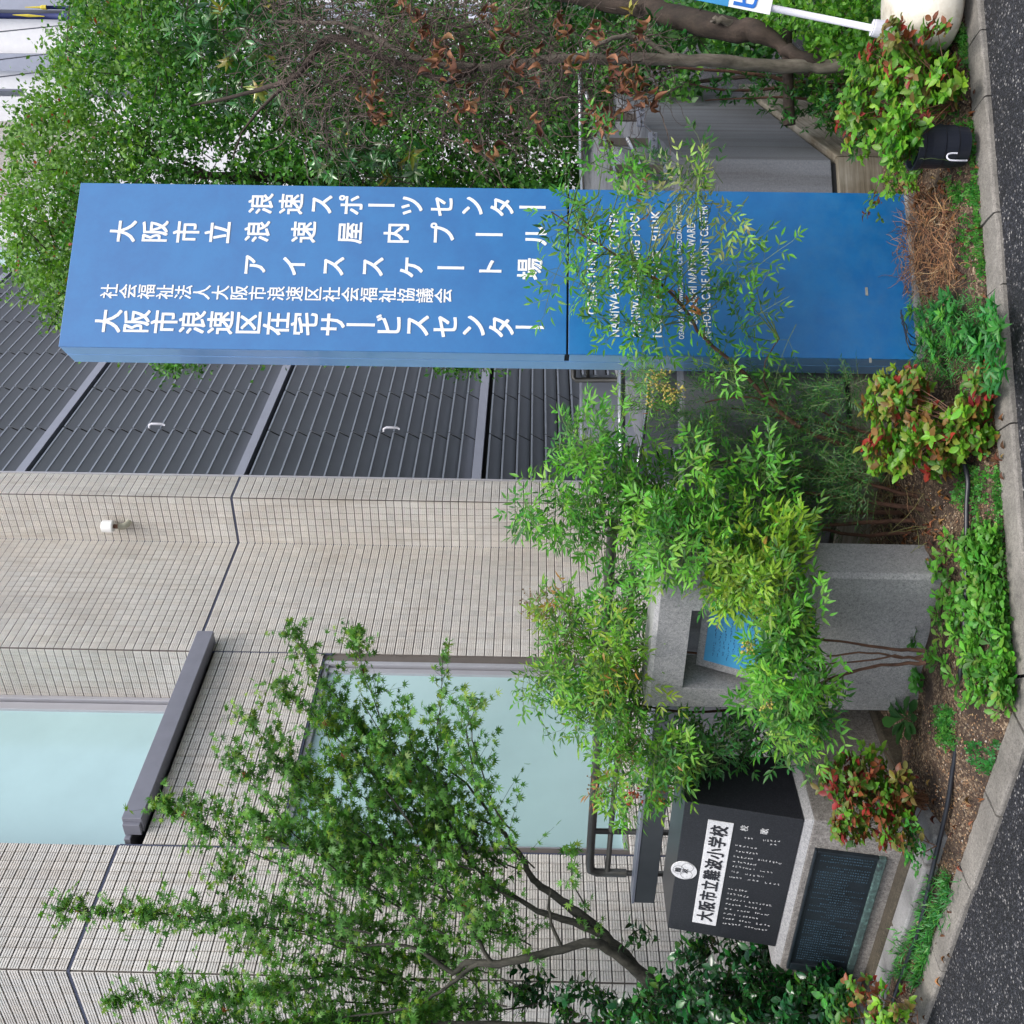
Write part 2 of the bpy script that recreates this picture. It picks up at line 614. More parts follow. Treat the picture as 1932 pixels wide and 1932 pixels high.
# ------------------------------------------------------------------ foliage
def leaf_tmpl(kind):
    if kind == 'lance':      # nandina leaflet
        v = [(0, 0, 0), (-.14, .28, .05), (0, .30, 0), (.14, .28, .05), (-.115, .60, .03), (0, .62, -.015), (.115, .60, .03), (0, 1, -.09)]
        f = [(0, 2, 1), (0, 3, 2), (1, 2, 5, 4), (2, 3, 6, 5), (4, 5, 7), (5, 6, 7)]
    elif kind == 'oval':     # broad ovate leaf
        v = [(0, 0, 0), (-.2, .18, .05), (0, .2, 0), (.2, .18, .05), (-.29, .5, .08), (0, .5, -.01), (.29, .5, .08), (-.17, .8, .03), (0, .8, -.03), (.17, .8, .03), (0, 1.02, -.1)]
        f = [(0, 2, 1), (0, 3, 2), (1, 2, 5, 4), (2, 3, 6, 5), (4, 5, 8, 7), (5, 6, 9, 8), (7, 8, 10), (8, 9, 10)]
    elif kind == 'narrow':
        v = [(0, 0, 0), (-.07, .4, .02), (0, .42, 0), (.07, .4, .02), (0, 1, -.08)]
        f = [(0, 2, 1), (0, 3, 2), (1, 2, 4), (2, 3, 4)]
    elif kind == 'spat':     # spatulate weed leaf
        v = [(0, 0, 0), (-.06, .3, .02), (.06, .3, .02), (-.2, .66, .05), (0, .66, -.01), (.2, .66, .05), (-.12, .92, 0), (.12, .92, 0), (0, 1.0, -.05)]
        f = [(0, 2, 1), (1, 2, 4), (1, 4, 3), (2, 5, 4), (3, 4, 6), (4, 5, 7), (4, 7, 6), (6, 7, 8)]
    elif kind == 'small':
        v = [(0, 0, 0), (-.31, .5, .06), (0, .5, -.02), (.31, .5, .06), (0, 1, -.05)]
        f = [(0, 2, 1), (0, 3, 2), (1, 2, 4), (2, 3, 4)]
    elif kind == 'maple':
        v, f = [(0, 0, 0)], []
        lobes = [(-125, .42), (-80, .72), (-38, .93), (0, 1.0), (38, .93), (80, .72), (125, .42)]
        for i, (a, L) in enumerate(lobes):
            w = math.radians(a)
            v.append((L * math.sin(w), L * math.cos(w), -.16 * L))
            if i < 6:
                m_ = math.radians((a + lobes[i + 1][0]) / 2)
                v.append((.30 * math.sin(m_), .30 * math.cos(m_), .02))
        # petiole side
        n = len(v)
        v += [(.13 * math.sin(math.radians(-160)), .13 * math.cos(math.radians(-160)), 0), (.13 * math.sin(math.radians(160)), .13 * math.cos(math.radians(160)), 0)]
        v = [(x, y + .0, z) for x, y, z in v]
        ring = [n] + list(range(1, n)) + [n + 1]
        for a, b in zip(ring, ring[1:]):
            f.append((0, b, a))
    elif kind == 'curl':     # curled dead leaf
        v, f = [], []
        for i in range(5):
            t = i / 4
            w = .36 * math.sin(math.pi * (t * .86 + .08))
            zc = .28 * math.sin(t * 3.1)
            v += [(-w * .55, t, zc + w * .9), (0, t, zc), (w * .5, t, zc + w * .8)]
            if i:
                q = 3 * (i - 1)
                f += [(q, q + 1, q + 4, q + 3), (q + 1, q + 2, q + 5, q + 4)]
    elif kind == 'clover':
        v, f = [(0, 0, 0)], []
        for k in range(3):
            a = 2 * math.pi * k / 3
            c, s_ = math.cos(a), math.sin(a)
            q = len(v)
            for x, y in ((-.32, .45), (-.22, .85), (0, .72), (.22, .85), (.32, .45)):
                v.append((x * c - y * s_, x * s_ + y * c, .08 * abs(y)))
            f += [(0, q + 4, q + 3, q + 2), (0, q + 2, q + 1, q)]
    return np.array(v, float), f


TM = {k: leaf_tmpl(k) for k in ('lance', 'oval', 'narrow', 'spat', 'small', 'maple', 'curl', 'clover')}
TMESH = {}


def tmesh(kind, mat):
    k = (kind, mat.name)
    if k not in TMESH:
        v, f = TM[kind]
        me = bpy.data.meshes.new(kind + '_leaf')
        me.from_pydata([tuple(p) for p in v], [], f)
        ca = me.color_attributes.new('Col', 'FLOAT_COLOR', 'POINT')
        ca.data.foreach_set('color', np.ones(len(v) * 4, np.float32))
        me.shade_smooth()
        me.materials.append(mat)
        TMESH[k] = me
    return TMESH[k]


class Leaves:
    def __init__(s, kind, mat='leaf'):
        s.kind, s.mat = kind, MAT[mat]
        s.P, s.D, s.N, s.S, s.C = [], [], [], [], []

    def add(s, p, d, n, sc, c):
        s.P.append(p); s.D.append(d); s.N.append(n); s.S.append(sc); s.C.append(c)

    def emit(s, parent, n_parts=0, name='leaf', massname='foliage'):
        if not s.P:
            return
        P, D, N = np.array(s.P), unit(np.array(s.D)), np.array(s.N)
        S, C = np.array(s.S), np.array(s.C)
        X = unit(np.cross(D, N))
        N = np.cross(X, D)
        q = proj(P)
        infr = (q[:, 0] > -20) & (q[:, 0] < 1950) & (q[:, 1] > -20) & (q[:, 1] < 1950)
        size = S / q[:, 2] * infr
        order = np.argsort(-size)
        sel = order[:n_parts]
        me = tmesh(s.kind, s.mat)
        pi = WORLD_INV[parent.name] if parent is not None else Matrix.Identity(4)
        for i in sel:
            m = Matrix.Identity(4)
            for r_ in range(3):
                m[r_][0] = X[i][r_] * S[i]
                m[r_][1] = D[i][r_] * S[i]
                m[r_][2] = N[i][r_] * S[i]
                m[r_][3] = P[i][r_]
            o = bpy.data.objects.new(name, me)
            COL.objects.link(o)
            o.parent = parent
            o.matrix_parent_inverse = pi
            o.matrix_basis = m
            o.color = (*C[i], 1)
        rest = np.setdiff1d(np.arange(len(P)), sel)
        if len(rest):
            v, f = TM[s.kind]
            nv = len(v)
            W = (P[rest][:, None, :] + S[rest][:, None, None] * (v[None, :, 0, None] * X[rest][:, None, :] + v[None, :, 1, None] * D[rest][:, None, :] + v[None, :, 2, None] * N[rest][:, None, :]))
            W = W.reshape(-1, 3)
            nr = len(rest)
            lens = np.array([len(q_) for q_ in f])
            flat = np.concatenate([np.array(q_) for q_ in f])
            loops = (np.arange(nr)[:, None] * nv + flat[None, :]).ravel()
            me2 = bpy.data.meshes.new(massname)
            me2.vertices.add(len(W))
            me2.vertices.foreach_set('co', W.ravel())
            me2.loops.add(len(loops))
            me2.loops.foreach_set('vertex_index', loops.astype(np.int32))
            me2.polygons.add(nr * len(f))
            starts = (np.arange(nr)[:, None] * lens.sum() + np.concatenate([[0], np.cumsum(lens)[:-1]])[None, :]).ravel()
            me2.polygons.foreach_set('loop_start', starts.astype(np.int32))
            me2.polygons.foreach_set('loop_total', np.tile(lens, nr).astype(np.int32))
            me2.update()
            me2.validate()
            ca = me2.color_attributes.new('Col', 'FLOAT_COLOR', 'POINT')
            cc = np.ones((nr, nv, 4), np.float32)
            cc[:, :, :3] = C[rest][:, None, :]
            ca.data.foreach_set('color', cc.ravel())
            me2.shade_smooth()
            link(massname, me2, s.mat, parent, kind='stuff')


def rnd(a, b):
    return random.uniform(a, b)


def rvec():
    while True:
        v = A(rnd(-1, 1), rnd(-1, 1), rnd(-1, 1))
        l = np.linalg.norm(v)
        if .1 < l < 1:
            return v / l


def pick(pal):
    """palette: list of (weight, rgb)"""
    t = random.random() * sum(w for w, _ in pal)
    for w, c in pal:
        t -= w
        if t <= 0:
            break
    k = rnd(.78, 1.25)
    if c[1] > c[0] * 1.2:
        c = (c[0] * .92, c[1] * 1.18, c[2] * .85)
    return (c[0] * k * rnd(.9, 1.1), c[1] * k, c[2] * k * rnd(.85, 1.15))


G_NAN = [(6, (.09, .21, .03)), (3, (.14, .28, .035)), (2, (.035, .115, .025)), (1.2, (.2, .29, .04)), (.25, (.3, .14, .05))]
G_NANY = [(3, (.14, .26, .03)), (4, (.24, .31, .04)), (2, (.07, .17, .03)), (.3, (.34, .2, .05))]
G_NANB = [(4, (.08, .22, .035)), (4, (.13, .3, .045)), (2, (.035, .12, .03)), (1, (.2, .33, .05))]
G_PALE = [(4, (.30, .35, .14)), (2, (.22, .3, .08)), (1, (.1, .2, .04))]
G_DWARF = [(4, (.13, .27, .03)), (3, (.2, .31, .04)), (2, (.06, .15, .02)), (1.0, (.17, .12, .035)), (.55, (.26, .035, .028))]
G_DWARFR = [(2.4, (.11, .2, .03)), (2.2, (.15, .15, .035)), (2.4, (.23, .075, .035)), (1.6, (.27, .03, .03)), (1.5, (.06, .13, .02))]
G_MAPLE = [(5, (.085, .195, .045)), (4, (.13, .26, .055)), (2, (.05, .13, .035)), (1.2, (.2, .28, .045))]
G_TREE = [(5, (.055, .15, .03)), (4, (.09, .21, .04)), (2, (.03, .09, .025)), (1, (.16, .26, .05))]
G_TREE_LIT = [(5, (.12, .21, .045)), (4, (.17, .26, .06)), (2, (.07, .15, .03)), (.15, (.28, .04, .03))]
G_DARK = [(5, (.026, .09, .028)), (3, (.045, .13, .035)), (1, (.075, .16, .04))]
G_CAM = [(5, (.014, .055, .022)), (3, (.025, .085, .03)), (1, (.06, .15, .03))]
G_FINE = [(5, (.03, .10, .035)), (3, (.05, .14, .04)), (1, (.09, .19, .04))]
G_WEED = [(5, (.085, .21, .035)), (3, (.13, .28, .05)), (2, (.045, .12, .025)), (.5, (.2, .26, .07))]
G_WEEDD = [(5, (.035, .15, .045)), (3, (.06, .2, .05)), (1, (.1, .25, .05))]
G_DRY = [(4, (.20, .085, .048)), (2.5, (.30, .15, .085)), (3, (.11, .045, .03))]


def camn():
    """a leaf normal: mostly up, partly towards the open street where the light is"""
    return unit(A(0, 0, rnd(.35, 1.1)) + A(rnd(-.5, .5), rnd(-1.0, .1), 0) + .35 * rvec())


def frond(L, T, p, d, length, ls, pal, nodes=4, droop=.5):
    """a compound spray: a rachis with pairs of small three-leaf branches"""
    d = unit(d)
    n = camn()
    s_ = unit(np.cross(d, n))
    pts = []
    for k in range(nodes + 1):
        t = k / nodes
        pts.append(p + d * length * t - ZU * droop * length * t * t * .6)
    T.tube(pts, [.0016, *[.0011] * (nodes - 1), .0006], 3, cap=False)
    col = pick(pal)
    for k in range(1, nodes + 1):
        base = pts[k]
        t = k / nodes
        bl = length * .42 * (1 - .55 * t)
        for sd_ in ((-1, 1) if k < nodes else (0,)):
            if random.random() < .1:
                continue
            bd = unit(d * (.55 + .5 * t) + s_ * sd_ * 1.0 - ZU * .35 * droop + .2 * rvec()) if sd_ else d
            e = base + bd * bl
            T.tube([base, e], [.0008, .0005], 3, cap=False)
            s2_ = unit(np.cross(bd, n))
            for q, (a, b) in enumerate(((0, 1.0), (-1, .45), (1, .45), (-1, .85), (1, .85))):
                if q > 2 and random.random() < .5:
                    continue
                lp = base + bd * bl * (b if q else 1.0)
                ld = unit(bd * (.75 if a else 1) + s2_ * a * .8 - ZU * .3 * droop + .22 * rvec())
                nn = unit(n + .45 * rvec())
                c = [x * rnd(.82, 1.2) for x in col] if random.random() < .8 else pick(pal)
                L.add(lp, ld, nn, ls * rnd(.75, 1.2), c)


def blob_points(blobs, n):
    """blobs: (x, y, rx, ry, D, dD, weight) in frame units and metres of depth"""
    ws = [b[6] for b in blobs]
    out = []
    for _ in range(n):
        b = random.choices(blobs, ws)[0]
        while True:
            a = A(rnd(-1, 1), rnd(-1, 1), rnd(-1, 1))
            if np.dot(a, a) < 1:
                break
        D = b[4] + a[2] * b[5]
        out.append((at(b[0] + a[0] * b[2], b[1] + a[1] * b[3], D), at(b[0] + b[2] * .7, b[1], b[4]), b))
    return out


def path_px(lst):
    return [at(*q) for q in lst]


def wig(pts, amp=.01, sub=3):
    """resample a polyline with small natural wobble"""
    pts = [np.array(p, float) for p in pts]
    out = []
    for i in range(len(pts) - 1):
        p0 = pts[max(i - 1, 0)]; p1 = pts[i]; p2 = pts[i + 1]; p3 = pts[min(i + 2, len(pts) - 1)]
        for k in range(sub):
            t = k / sub
            q = .5 * ((2 * p1) + (-p0 + p2) * t + (2 * p0 - 5 * p1 + 4 * p2 - p3) * t * t + (-p0 + 3 * p1 - 3 * p2 + p3) * t ** 3)
            out.append(q + (amp * rvec() if (i or k) else 0))
    out.append(pts[-1])
    return out


def taper(r0, r1, n, rough=.08):
    return [(r0 + (r1 - r0) * i / (n - 1)) * rnd(1 - rough, 1 + rough) for i in range(n)]
#PART2
# ================================================================== SETTING: ground, kerb, bed
def sheet(name, pts, z, mat, **kw):
    g = Geo()
    g.add([(p[0], p[1], z) for p in pts], [tuple(range(len(pts)))])
    return g.build(name, mat, None, kind='structure', **kw)


sheet('road', [(-150, -150), (150, -150), (150, 250), (-150, 250)], 0.0, MAT['asphalt'])
KZ = .020
ko1, ko2 = gz(1846, 0, KZ), gz(1920, 953, KZ)            # outer kerb line, along the road
kl1, kl2 = gz(1870, 1569, KZ), gz(1739, 1932, KZ)
dk1, dk2 = unit(ko1 - ko2), unit(kl2 - kl1)


def isect(p, d, q, e):
    m = np.array([[d[0], -e[0]], [d[1], -e[1]]])
    t = np.linalg.solve(m, (q - p)[:2])
    return p + d * t[0]


KC = isect(ko2, dk1, kl1, dk2)
KW = .120
nk1, nk2 = A(-dk1[1], dk1[0], 0), A(dk2[1], -dk2[0], 0)   # into the bed
if nk1[1] < 0: nk1 = -nk1
if nk2[1] < 0: nk2 = -nk2
KCi = isect(ko2 + nk1 * KW, dk1, kl1 + nk2 * KW, dk2)

# soil bed: a lumpy sheet filling the area between the kerb and the walls
g = Geo()
far1 = KCi + dk1 * 5.2
far2 = KCi + dk2 * 4.6
def lump(x, y):
    return .028 * math.sin(x * 3.1 + 1) * math.cos(y * 4.2) + .018 * math.sin(x * 9 + y * 7) + .008 * math.sin(x * 31 + 2 * y) * math.sin(y * 27)
def soilz(x, y):
    # distance inside the kerb
    d = min(np.dot(A(x, y, 0) - A(KCi[0], KCi[1], 0), nk1), np.dot(A(x, y, 0) - A(KCi[0], KCi[1], 0), nk2))
    d = max(0, d)
    return max(.010, .013 + .02 * min(1, d / .05) + .055 * min(1, d / .45) + lump(x, y) * min(1, d / .2))
NX, NY = 150, 44
vv, ff = [], []
for j in range(NY + 1):
    for i in range(NX + 1):
        t = i / NX
        if t < .5:
            e = far2 + (KCi - far2) * (t / .5); nn = nk2
        else:
            e = KCi + (far1 - KCi) * ((t - .5) / .5); nn = nk1
        w = abs(t - .5)
        nn = unit(nk1 * min(1, max(0, .5 + (t - .5) * 6)) + nk2 * min(1, max(0, .5 - (t - .5) * 6)))
        p = e + nn * ((j / NY) ** 1.4 * 1.76 - .008)
        vv.append((p[0], p[1], soilz(p[0], p[1])))
for j in range(NY):
    for i in range(NX):
        a = j * (NX + 1) + i
        ff.append((a + 1, a, a + NX + 1, a + NX + 2))
g.add(vv, ff)
o = g.build('planting_bed', MAT['soil'], None, smooth=True, kind='structure')
# paved ground behind the bed, up to the building
g = Geo()
g.add([(-9, 3.9, .02), (-2.4, 4.9, .02), (.2, 4.95, .02), (9, 6.4, .02), (14, 26, .02), (-16, 26, .02)], [(0, 1, 2, 3, 4, 5)])
g.build('pavement', MAT['asphalt'], None, kind='structure')

# kerb: separate stones with open joints
kerb = bpy.data.objects.new('kerb', None); COL.objects.link(kerb); kerb['kind'] = 'structure'
def kerb_run(c_out, d, nrm, marks):
    for a, b in zip(marks, marks[1:]):
        g = Geo()
        r = rnd(-.004, .004)
        n_ = max(4, int((b - a) / .022)); kw = KW + rnd(-.004, .004)
        prof = [(0, -KZ - .03), (0, -.009), (.003, -.003), (.009, 0), (kw * .5, .001), (kw - .007, 0), (kw - .001, -.006), (kw, -KZ - .03)]
        v, f = [], []
        dzz = rnd(-.003, .003)
        chip = rnd(a, b)
        for i in range(n_ + 1):
            x_ = a + .003 + (b - a - .006) * i / n_
            for k, (w_, z_) in enumerate(prof):
                j_ = rnd(-.0016, .0016) if 0 < k < 7 else 0
                if k in (2, 3) and abs(x_ - chip) < .03:
                    j_ -= .004
                v.append(c_out + d * x_ + nrm * (r + w_ + j_ * .8) + ZU * (z_ + dzz + j_))
        m_ = len(prof)
        for i in range(n_):
            for k in range(m_ - 1):
                q_ = (i * m_ + k, (i + 1) * m_ + k, (i + 1) * m_ + k + 1, i * m_ + k + 1)
                f.append(q_)
        f += [tuple(range(m_)), tuple(n_ * m_ + k for k in reversed(range(m_)))]
        g.add(v, f)
        g.build('kerb_stone', MAT['kerb'], kerb)
def kpos(x, y, c, d):
    return float(np.dot(gz(x, y, KZ) - c, d))
kerb_run(KC, dk1, nk1, [0.12, kpos(1905, 800, KC, dk1), kpos(1887, 536, KC, dk1), kpos(1873, 404, KC, dk1), kpos(1861, 178, KC, dk1), kpos(1850, 55, KC, dk1), 3.2, 3.8, 4.4, 5.0])
ml = [0.10, kpos(1880, 1540, KC, dk2), kpos(1830, 1680, KC, dk2), kpos(1775, 1835, KC, dk2)]
kerb_run(KC, dk2, nk2, ml + [ml[-1] + .6, ml[-1] + 1.2, ml[-1] + 1.8, ml[-1] + 2.4])
g = Geo()      # the corner stone
c0, c1, c2, c3, c4, c5 = KC, KC + dk1 * .114, KC + dk1 * .114 + nk1 * KW, KCi, KC + dk2 * .094 + nk2 * KW, KC + dk2 * .094
top = [c0, c1, c2, c3, c4, c5]
g.add([p - ZU * (KZ + .03) for p in top] + top, [(6, 7, 8, 9, 10, 11)] + [(i, (i + 1) % 6, (i + 1) % 6 + 6, i + 6) for i in range(6)])
g.build('kerb_stone', MAT['kerb'], kerb, bevel=.005)

# ================================================================== BUILDING
OB = A(-2.54, 7.1, 0)
TP = .075


def PB(s, t, z):
    return OB + b1 * s + b2 * t + ZU * z


bld = thing('tiled_building', 'beige ribbed-tile building with frosted windows and grey metal louvres behind the planting', 'building', PB(2, 1, 0))
# backing walls (mortar colour shows in the joints)
g = Geo()
TH = .30
def wall_box(s, t, z):
    g.box(OB, b1, b2, ZU, s, t, z)
HT = 9.6
wall_box((-.571 + .006, .383), (.006, 3.4), (0, HT))            # left pier (faces E and F)
wall_box((.383, 2.391), (.012, .35), (0, .863))                # below the lower window
wall_box((.383, .44), (.012, .35), (.863, 3.27))
wall_box((.383, 2.391), (.012, .35), (3.27, 4.2))              # panel between the windows
wall_box((2.32, 2.391), (.012, .35), (.863, 3.27))
wall_box((2.391, 3.97), (.006, 1.2), (0, HT))                  # pier C with reveal D
wall_box((3.97, 4.34), (-.508, .6), (0, HT))                   # projecting pier, faces A and B
wall_box((.383, 2.391), (1.0, 1.2), (0, HT))                   # dark room behind the recessed window
g.build('wall', MAT['mortar'], bld)

g = Geo()
wall_box((9.7, 11.4), (-.1, .1), (0, 13.5))
wall_box((11.4, 19.5), (-.50, .2), (0, 13.5))
g.build('far_wall', MAT['cream'], bld)

g = Geo()
wall_box((4.34, 9.7), (-.42, -.1), (0, 13.5))
g.build('louvre_backing', MAT['darkgap'], bld)

# tiles -------------------------------------------------------------
def tile_mesh(w, h):
    """one ribbed tile: x across, z up, y out of the wall (towards -y)"""
    prof = [(0, 0.0)]
    nr = 4
    rh = h / nr
    for k in range(nr):
        z0 = k * rh
        prof += [(z0 + .0006, .0098), (z0 + rh * .60, .0090), (z0 + rh * .74, .0048), (z0 + rh * .99, .0048)]
    prof[-1] = (h - .0003, .0048)
    prof.append((h, 0.0))
    v, f = [], []
    for z, d in prof:
        v += [(0, d, z), (w, d, z)]
    n = len(prof)
    for i in range(n - 1):
        f.append((2 * i, 2 * i + 2, 2 * i + 3, 2 * i + 1))
    f.append(tuple(2 * i for i in reversed(range(n))))
    f.append(tuple(2 * i + 1 for i in range(n)))
    return np.array(v), f


TILES = []          # (origin at lower left corner, ex, outward normal, w, h)
def tile_face(o, ex, nrm, u0, u1, z0, z1, pz=TP):
    nc = max(1, round((u1 - u0) / TP)); pu = (u1 - u0) / nc
    nr_ = max(1, round((z1 - z0) / pz)); ph = (z1 - z0) / nr_
    for j in range(nr_):
        for i in range(nc):
            TILES.append((o + ex * (u0 + i * pu + .003) + ZU * (z0 + j * ph + .0038), ex, nrm, pu - .006, ph - .0076))
J0, J1 = 4.352, 4.370
for z0, z1 in ((.05, J0), (J1, 7.2)):
    tile_face(PB(-.571, 0, 0), b1, -b2, .004, .946, z0, z1)                    # E
    tile_face(PB(-.571, 0, 0), b2, -b1, .004, 1.28, z0, z1)                    # F
    tile_face(PB(2.391, 0, 0), b1, -b2, .006, 1.575, z0, z1)                   # C
    tile_face(PB(3.97, -.514, 0), b2, -b1, .004, .51, z0, z1)                  # B
    tile_face(PB(3.97, -.514, 0), b1, -b2, .004, .36, z0, z1)                  # A
tile_face(PB(.391, 0, 0), b1, -b2, 0, 1.992, 3.275, 4.20)
tile_face(PB(.391, 0, 0), b1, -b2, 0, 1.992, .05, .860)
tile_face(PB(2.391, 0, 0), b2, -b1, .006, .57, J1, 7.2)                        # D, reveal of the upper window
tile_face(PB(11.4, -.51, 0), b1, -b2, .01, 6.0, 10.0, 13.4, .15)
me_cache = {}
P = np.array([t[0] for t in TILES])
q = proj(P)
vis = (q[:, 0] > 0) & (q[:, 0] < 620) & (q[:, 1] > 1240) & (q[:, 1] < 1930)
dist = np.where(vis, q[:, 2], 99)
order = np.argsort(dist)
chosen = set(order[:300].tolist())
mass = Geo()
for i, (o, ex, nrm, w, h) in enumerate(TILES):
    k = (round(w, 4), round(h, 4))
    if k not in me_cache:
        v, f = tile_mesh(w, h)
        me = bpy.data.meshes.new('tile')
        me.from_pydata([(a, -b, c) for a, b, c in v], [], f)
        me.materials.append(MAT['tile'])
        ca_ = me.color_attributes.new('Col', 'FLOAT_COLOR', 'POINT')
        ca_.data.foreach_set('color', np.ones(len(v) * 4, np.float32))
        me_cache[k] = (me, v, f)
    me, v, f = me_cache[k]
    tv = max(.8, min(1.08, random.gauss(.98, .035)))
    tw = rnd(-.012, .012)
    tcol = (tv + tw, tv, tv - tw)
    if i in chosen:
        ob = bpy.data.objects.new('tile', me)
        COL.objects.link(ob)
        ob.parent = bld
        ob.matrix_parent_inverse = WORLD_INV[bld.name]
        m = Matrix.Identity(4)
        for r_ in range(3):
            m[r_][0] = ex[r_]; m[r_][1] = -nrm[r_]; m[r_][2] = ZU[r_]; m[r_][3] = o[r_]
        ob.matrix_basis = m
        ob.color = (*tcol, 1)
    else:
        wob = rnd(-.0006, .0006)
        mass.add(o + v[:, :1] * ex + (v[:, 1:2] + wob * (v[:, 1:2] > .001)) * nrm + v[:, 2:] * ZU, f, tcol)
mass.build('tiles', MAT['tile'], bld, kind='stuff')
# sealant joints
g = Geo()
g.box(PB(-.571, 0, 0), b1, -b2, ZU, (0, .954), (0, .0035), (J0, J1))
g.box(PB(-.571, 0, 0), b2, -b1, ZU, (0, 1.3), (0, .0035), (J0, J1))
g.box(PB(2.391, 0, 0), b1, -b2, ZU, (0, 1.579), (0, .0035), (J0, J1))
g.box(PB(3.97, -.514, 0), b2, -b1, ZU, (0, .514), (0, .0035), (J0, J1))
g.box(PB(3.97, -.514, 0), b1, -b2, ZU, (0, .37), (0, .0045), (J0, J1))
g.box(PB(.377, 0, 0), b1, -b2, ZU, (0, .012), (-.01, .004), (.05, 4.35))
g.box(PB(2.384, 0, 0), b1, -b2, ZU, (0, .013), (-.01, .004), (3.2, 4.35))
g.box(PB(3.966, 0, 0), b1, -b2, ZU, (-.012, .004), (-.01, .006), (.05, 9))
g.build('sealant_joint', MAT['joint'], bld)

# windows -----------------------------------------------------------
def window(s0, s1_, z0, z1, t, name='window', right_frame=.11):
    gg = Geo()
    fw = .045
    gg.box(OB, b1, b2, ZU, (s1_ - .040, s1_ - .001), (t - .05, t + .02), (z0, z1))
    gg.box(OB, b1, b2, ZU, (s1_ - right_frame, s1_ - .055), (t - .02, t + .03), (z0, z1))
    gg.box(OB, b1, b2, ZU, (s0, s0 + .02), (t - .02, t + .03), (z0, z1))
    gg.box(OB, b1, b2, ZU, (s0 + .02, s1_ - .04), (t - .035, t + .02), (z1 - fw, z1))
    gg.box(OB, b1, b2, ZU, (s0 + .02, s1_ - .04), (t - .035, t + .02), (z0, z0 + fw * .7))
    fr = gg.build(name, MAT['alu'], bld, bevel=.003)
    g2 = Geo()
    g2.box(OB, b1, b2, ZU, (s0 + .015, s1_ - right_frame + .01), (t + .005, t + .011), (z0 + .02, z1 - .03))
    g2.build('pane', MAT['glass'], fr)
    g3 = Geo()
    g3.box(OB, b1, b2, ZU, (s0, s1_), (t + .04, t + .06), (z0, z1))
    g3.build('blind', MAT['gapgrey'], fr)
    return fr
window(.452, 2.316, .863, 3.265, .055)
window(.389, 2.380, 4.12, 8.3, .575, right_frame=.14)
window(9.75, 11.35, 8.0, 13.3, -.18)
g = Geo()   # dark reveal strip round the lower window
g.box(OB, b1, b2, ZU, (.44, 2.33), (-.004, .05), (3.262, 3.29))
g.build('window_head', MAT['joint'], bld)
g = Geo()
g.box(OB, b1, b2, ZU, (.50, 2.50), (-.135, .0), (4.215, 4.352))
g.box(OB, b1, b2, ZU, (.47, .50), (-.10, 0), (4.225, 4.345))
g.box(OB, b1, b2, ZU, (.44, 2.385), (0.01, .56), (4.30, 4.345))
g.build('window_ledge', MAT['bandd'], bld, bevel=.004)

# louvres -----------------------------------------------------------
LT = -.514
bands = [2.09, 4.37, 6.49, 8.7, 10.9]
for z in bands:
    g = Geo()
    g.box(OB, b1, b2, ZU, (4.345, 9.68), (LT - .025, LT + .10), (z - .045, z + .045))
    g.build('band_rail', MAT['band'], bld, bevel=.003)
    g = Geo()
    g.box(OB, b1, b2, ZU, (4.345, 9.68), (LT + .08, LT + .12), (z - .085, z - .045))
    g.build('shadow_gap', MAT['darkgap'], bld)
g = Geo()
g.box(OB, b1, b2, ZU, (4.33, 4.345), (LT - .02, LT + .1), (0, 12))
g.box(OB, b1, b2, ZU, (9.68, 9.72), (LT - .02, LT + .3), (0, 13.4))
g.build('edge_trim', MAT['alu'], bld)
sl_mass, lip_mass = Geo(), Geo()
levels = [0.0] + bands
nsl = 0
for k in range(len(levels) - 1):
    za = levels[k] + (.05 if k else 0)
    zb = levels[k + 1] - .085
    n_ = round((zb - za) / .147)
    p_ = (zb - za) / n_
    for j in range(n_):
        for c in range(6):
            s0, s1_ = 4.362 + .892 * c, 4.362 + .892 * (c + 1) - .028
            z0 = za + j * p_
            # sheet: top edge leans out, bottom edge tucks in; folded lip at the top
            prof = [(LT + .062, z0 + .008), (LT - .005, z0 + p_ - .022)]
            v = []
            for (t_, z_) in prof:
                v += [PB(s0, t_, z_), PB(s1_, t_, z_)]
            for (t_, z_) in reversed(prof):
                v += [PB(s0, t_ + .008, z_), PB(s1_, t_ + .008, z_)]
            f = [(1, 0, 2, 3), (5, 4, 6, 7), (3, 2, 4, 5), (7, 6, 0, 1), (0, 6, 4, 2), (1, 3, 5, 7)]
            lipv = [PB(s0, LT - .012, z0 + p_ - .022), PB(s1_, LT - .012, z0 + p_ - .022), PB(s0, LT - .012, z0 + p_ - .004), PB(s1_, LT - .012, z0 + p_ - .004)]
            lipw = [p - b2 * -.03 for p in lipv]
            lv = [lipv[0], lipv[1], lipw[1], lipw[0], lipv[2], lipv[3], lipw[3], lipw[2]]
            cpx = proj((v[0] + v[1]) / 2)[0]
            seen = -60 < cpx[0] < 1300 and cpx[1] > 330 and not (cpx[1] < 640 and cpx[0] > 110) and nsl < 150
            gs = Geo() if seen else sl_mass
            gs.add(v, f)
            gl = Geo() if seen else lip_mass
            gl.hexa(lv[:4], lv[4:])
            if seen:
                nsl += 1
                so = gs.build('slat', MAT['louvre'], bld)
                gl.build('lip', MAT['lip'], so)
sl_mass.build('slats', MAT['louvre'], bld, kind='stuff')
lip_mass.build('slat_lips', MAT['lip'], bld, kind='stuff')
for z in (5.42, 3.0, 1.12):
    g = Geo()
    c = PB(5.235, LT - .02, z)
    g.tube([c + ZU * .085, c + ZU * .08 - b2 * -.0 + -b2 * -.0 + b2 * -.03, c - b2 * .045 + ZU * .055, c - b2 * .045 - ZU * .055, c - b2 * .03 - ZU * .08], [.012, .013, .014, .014, .010], 8)
    g.build('handle', MAT['polew'], bld, smooth=True)
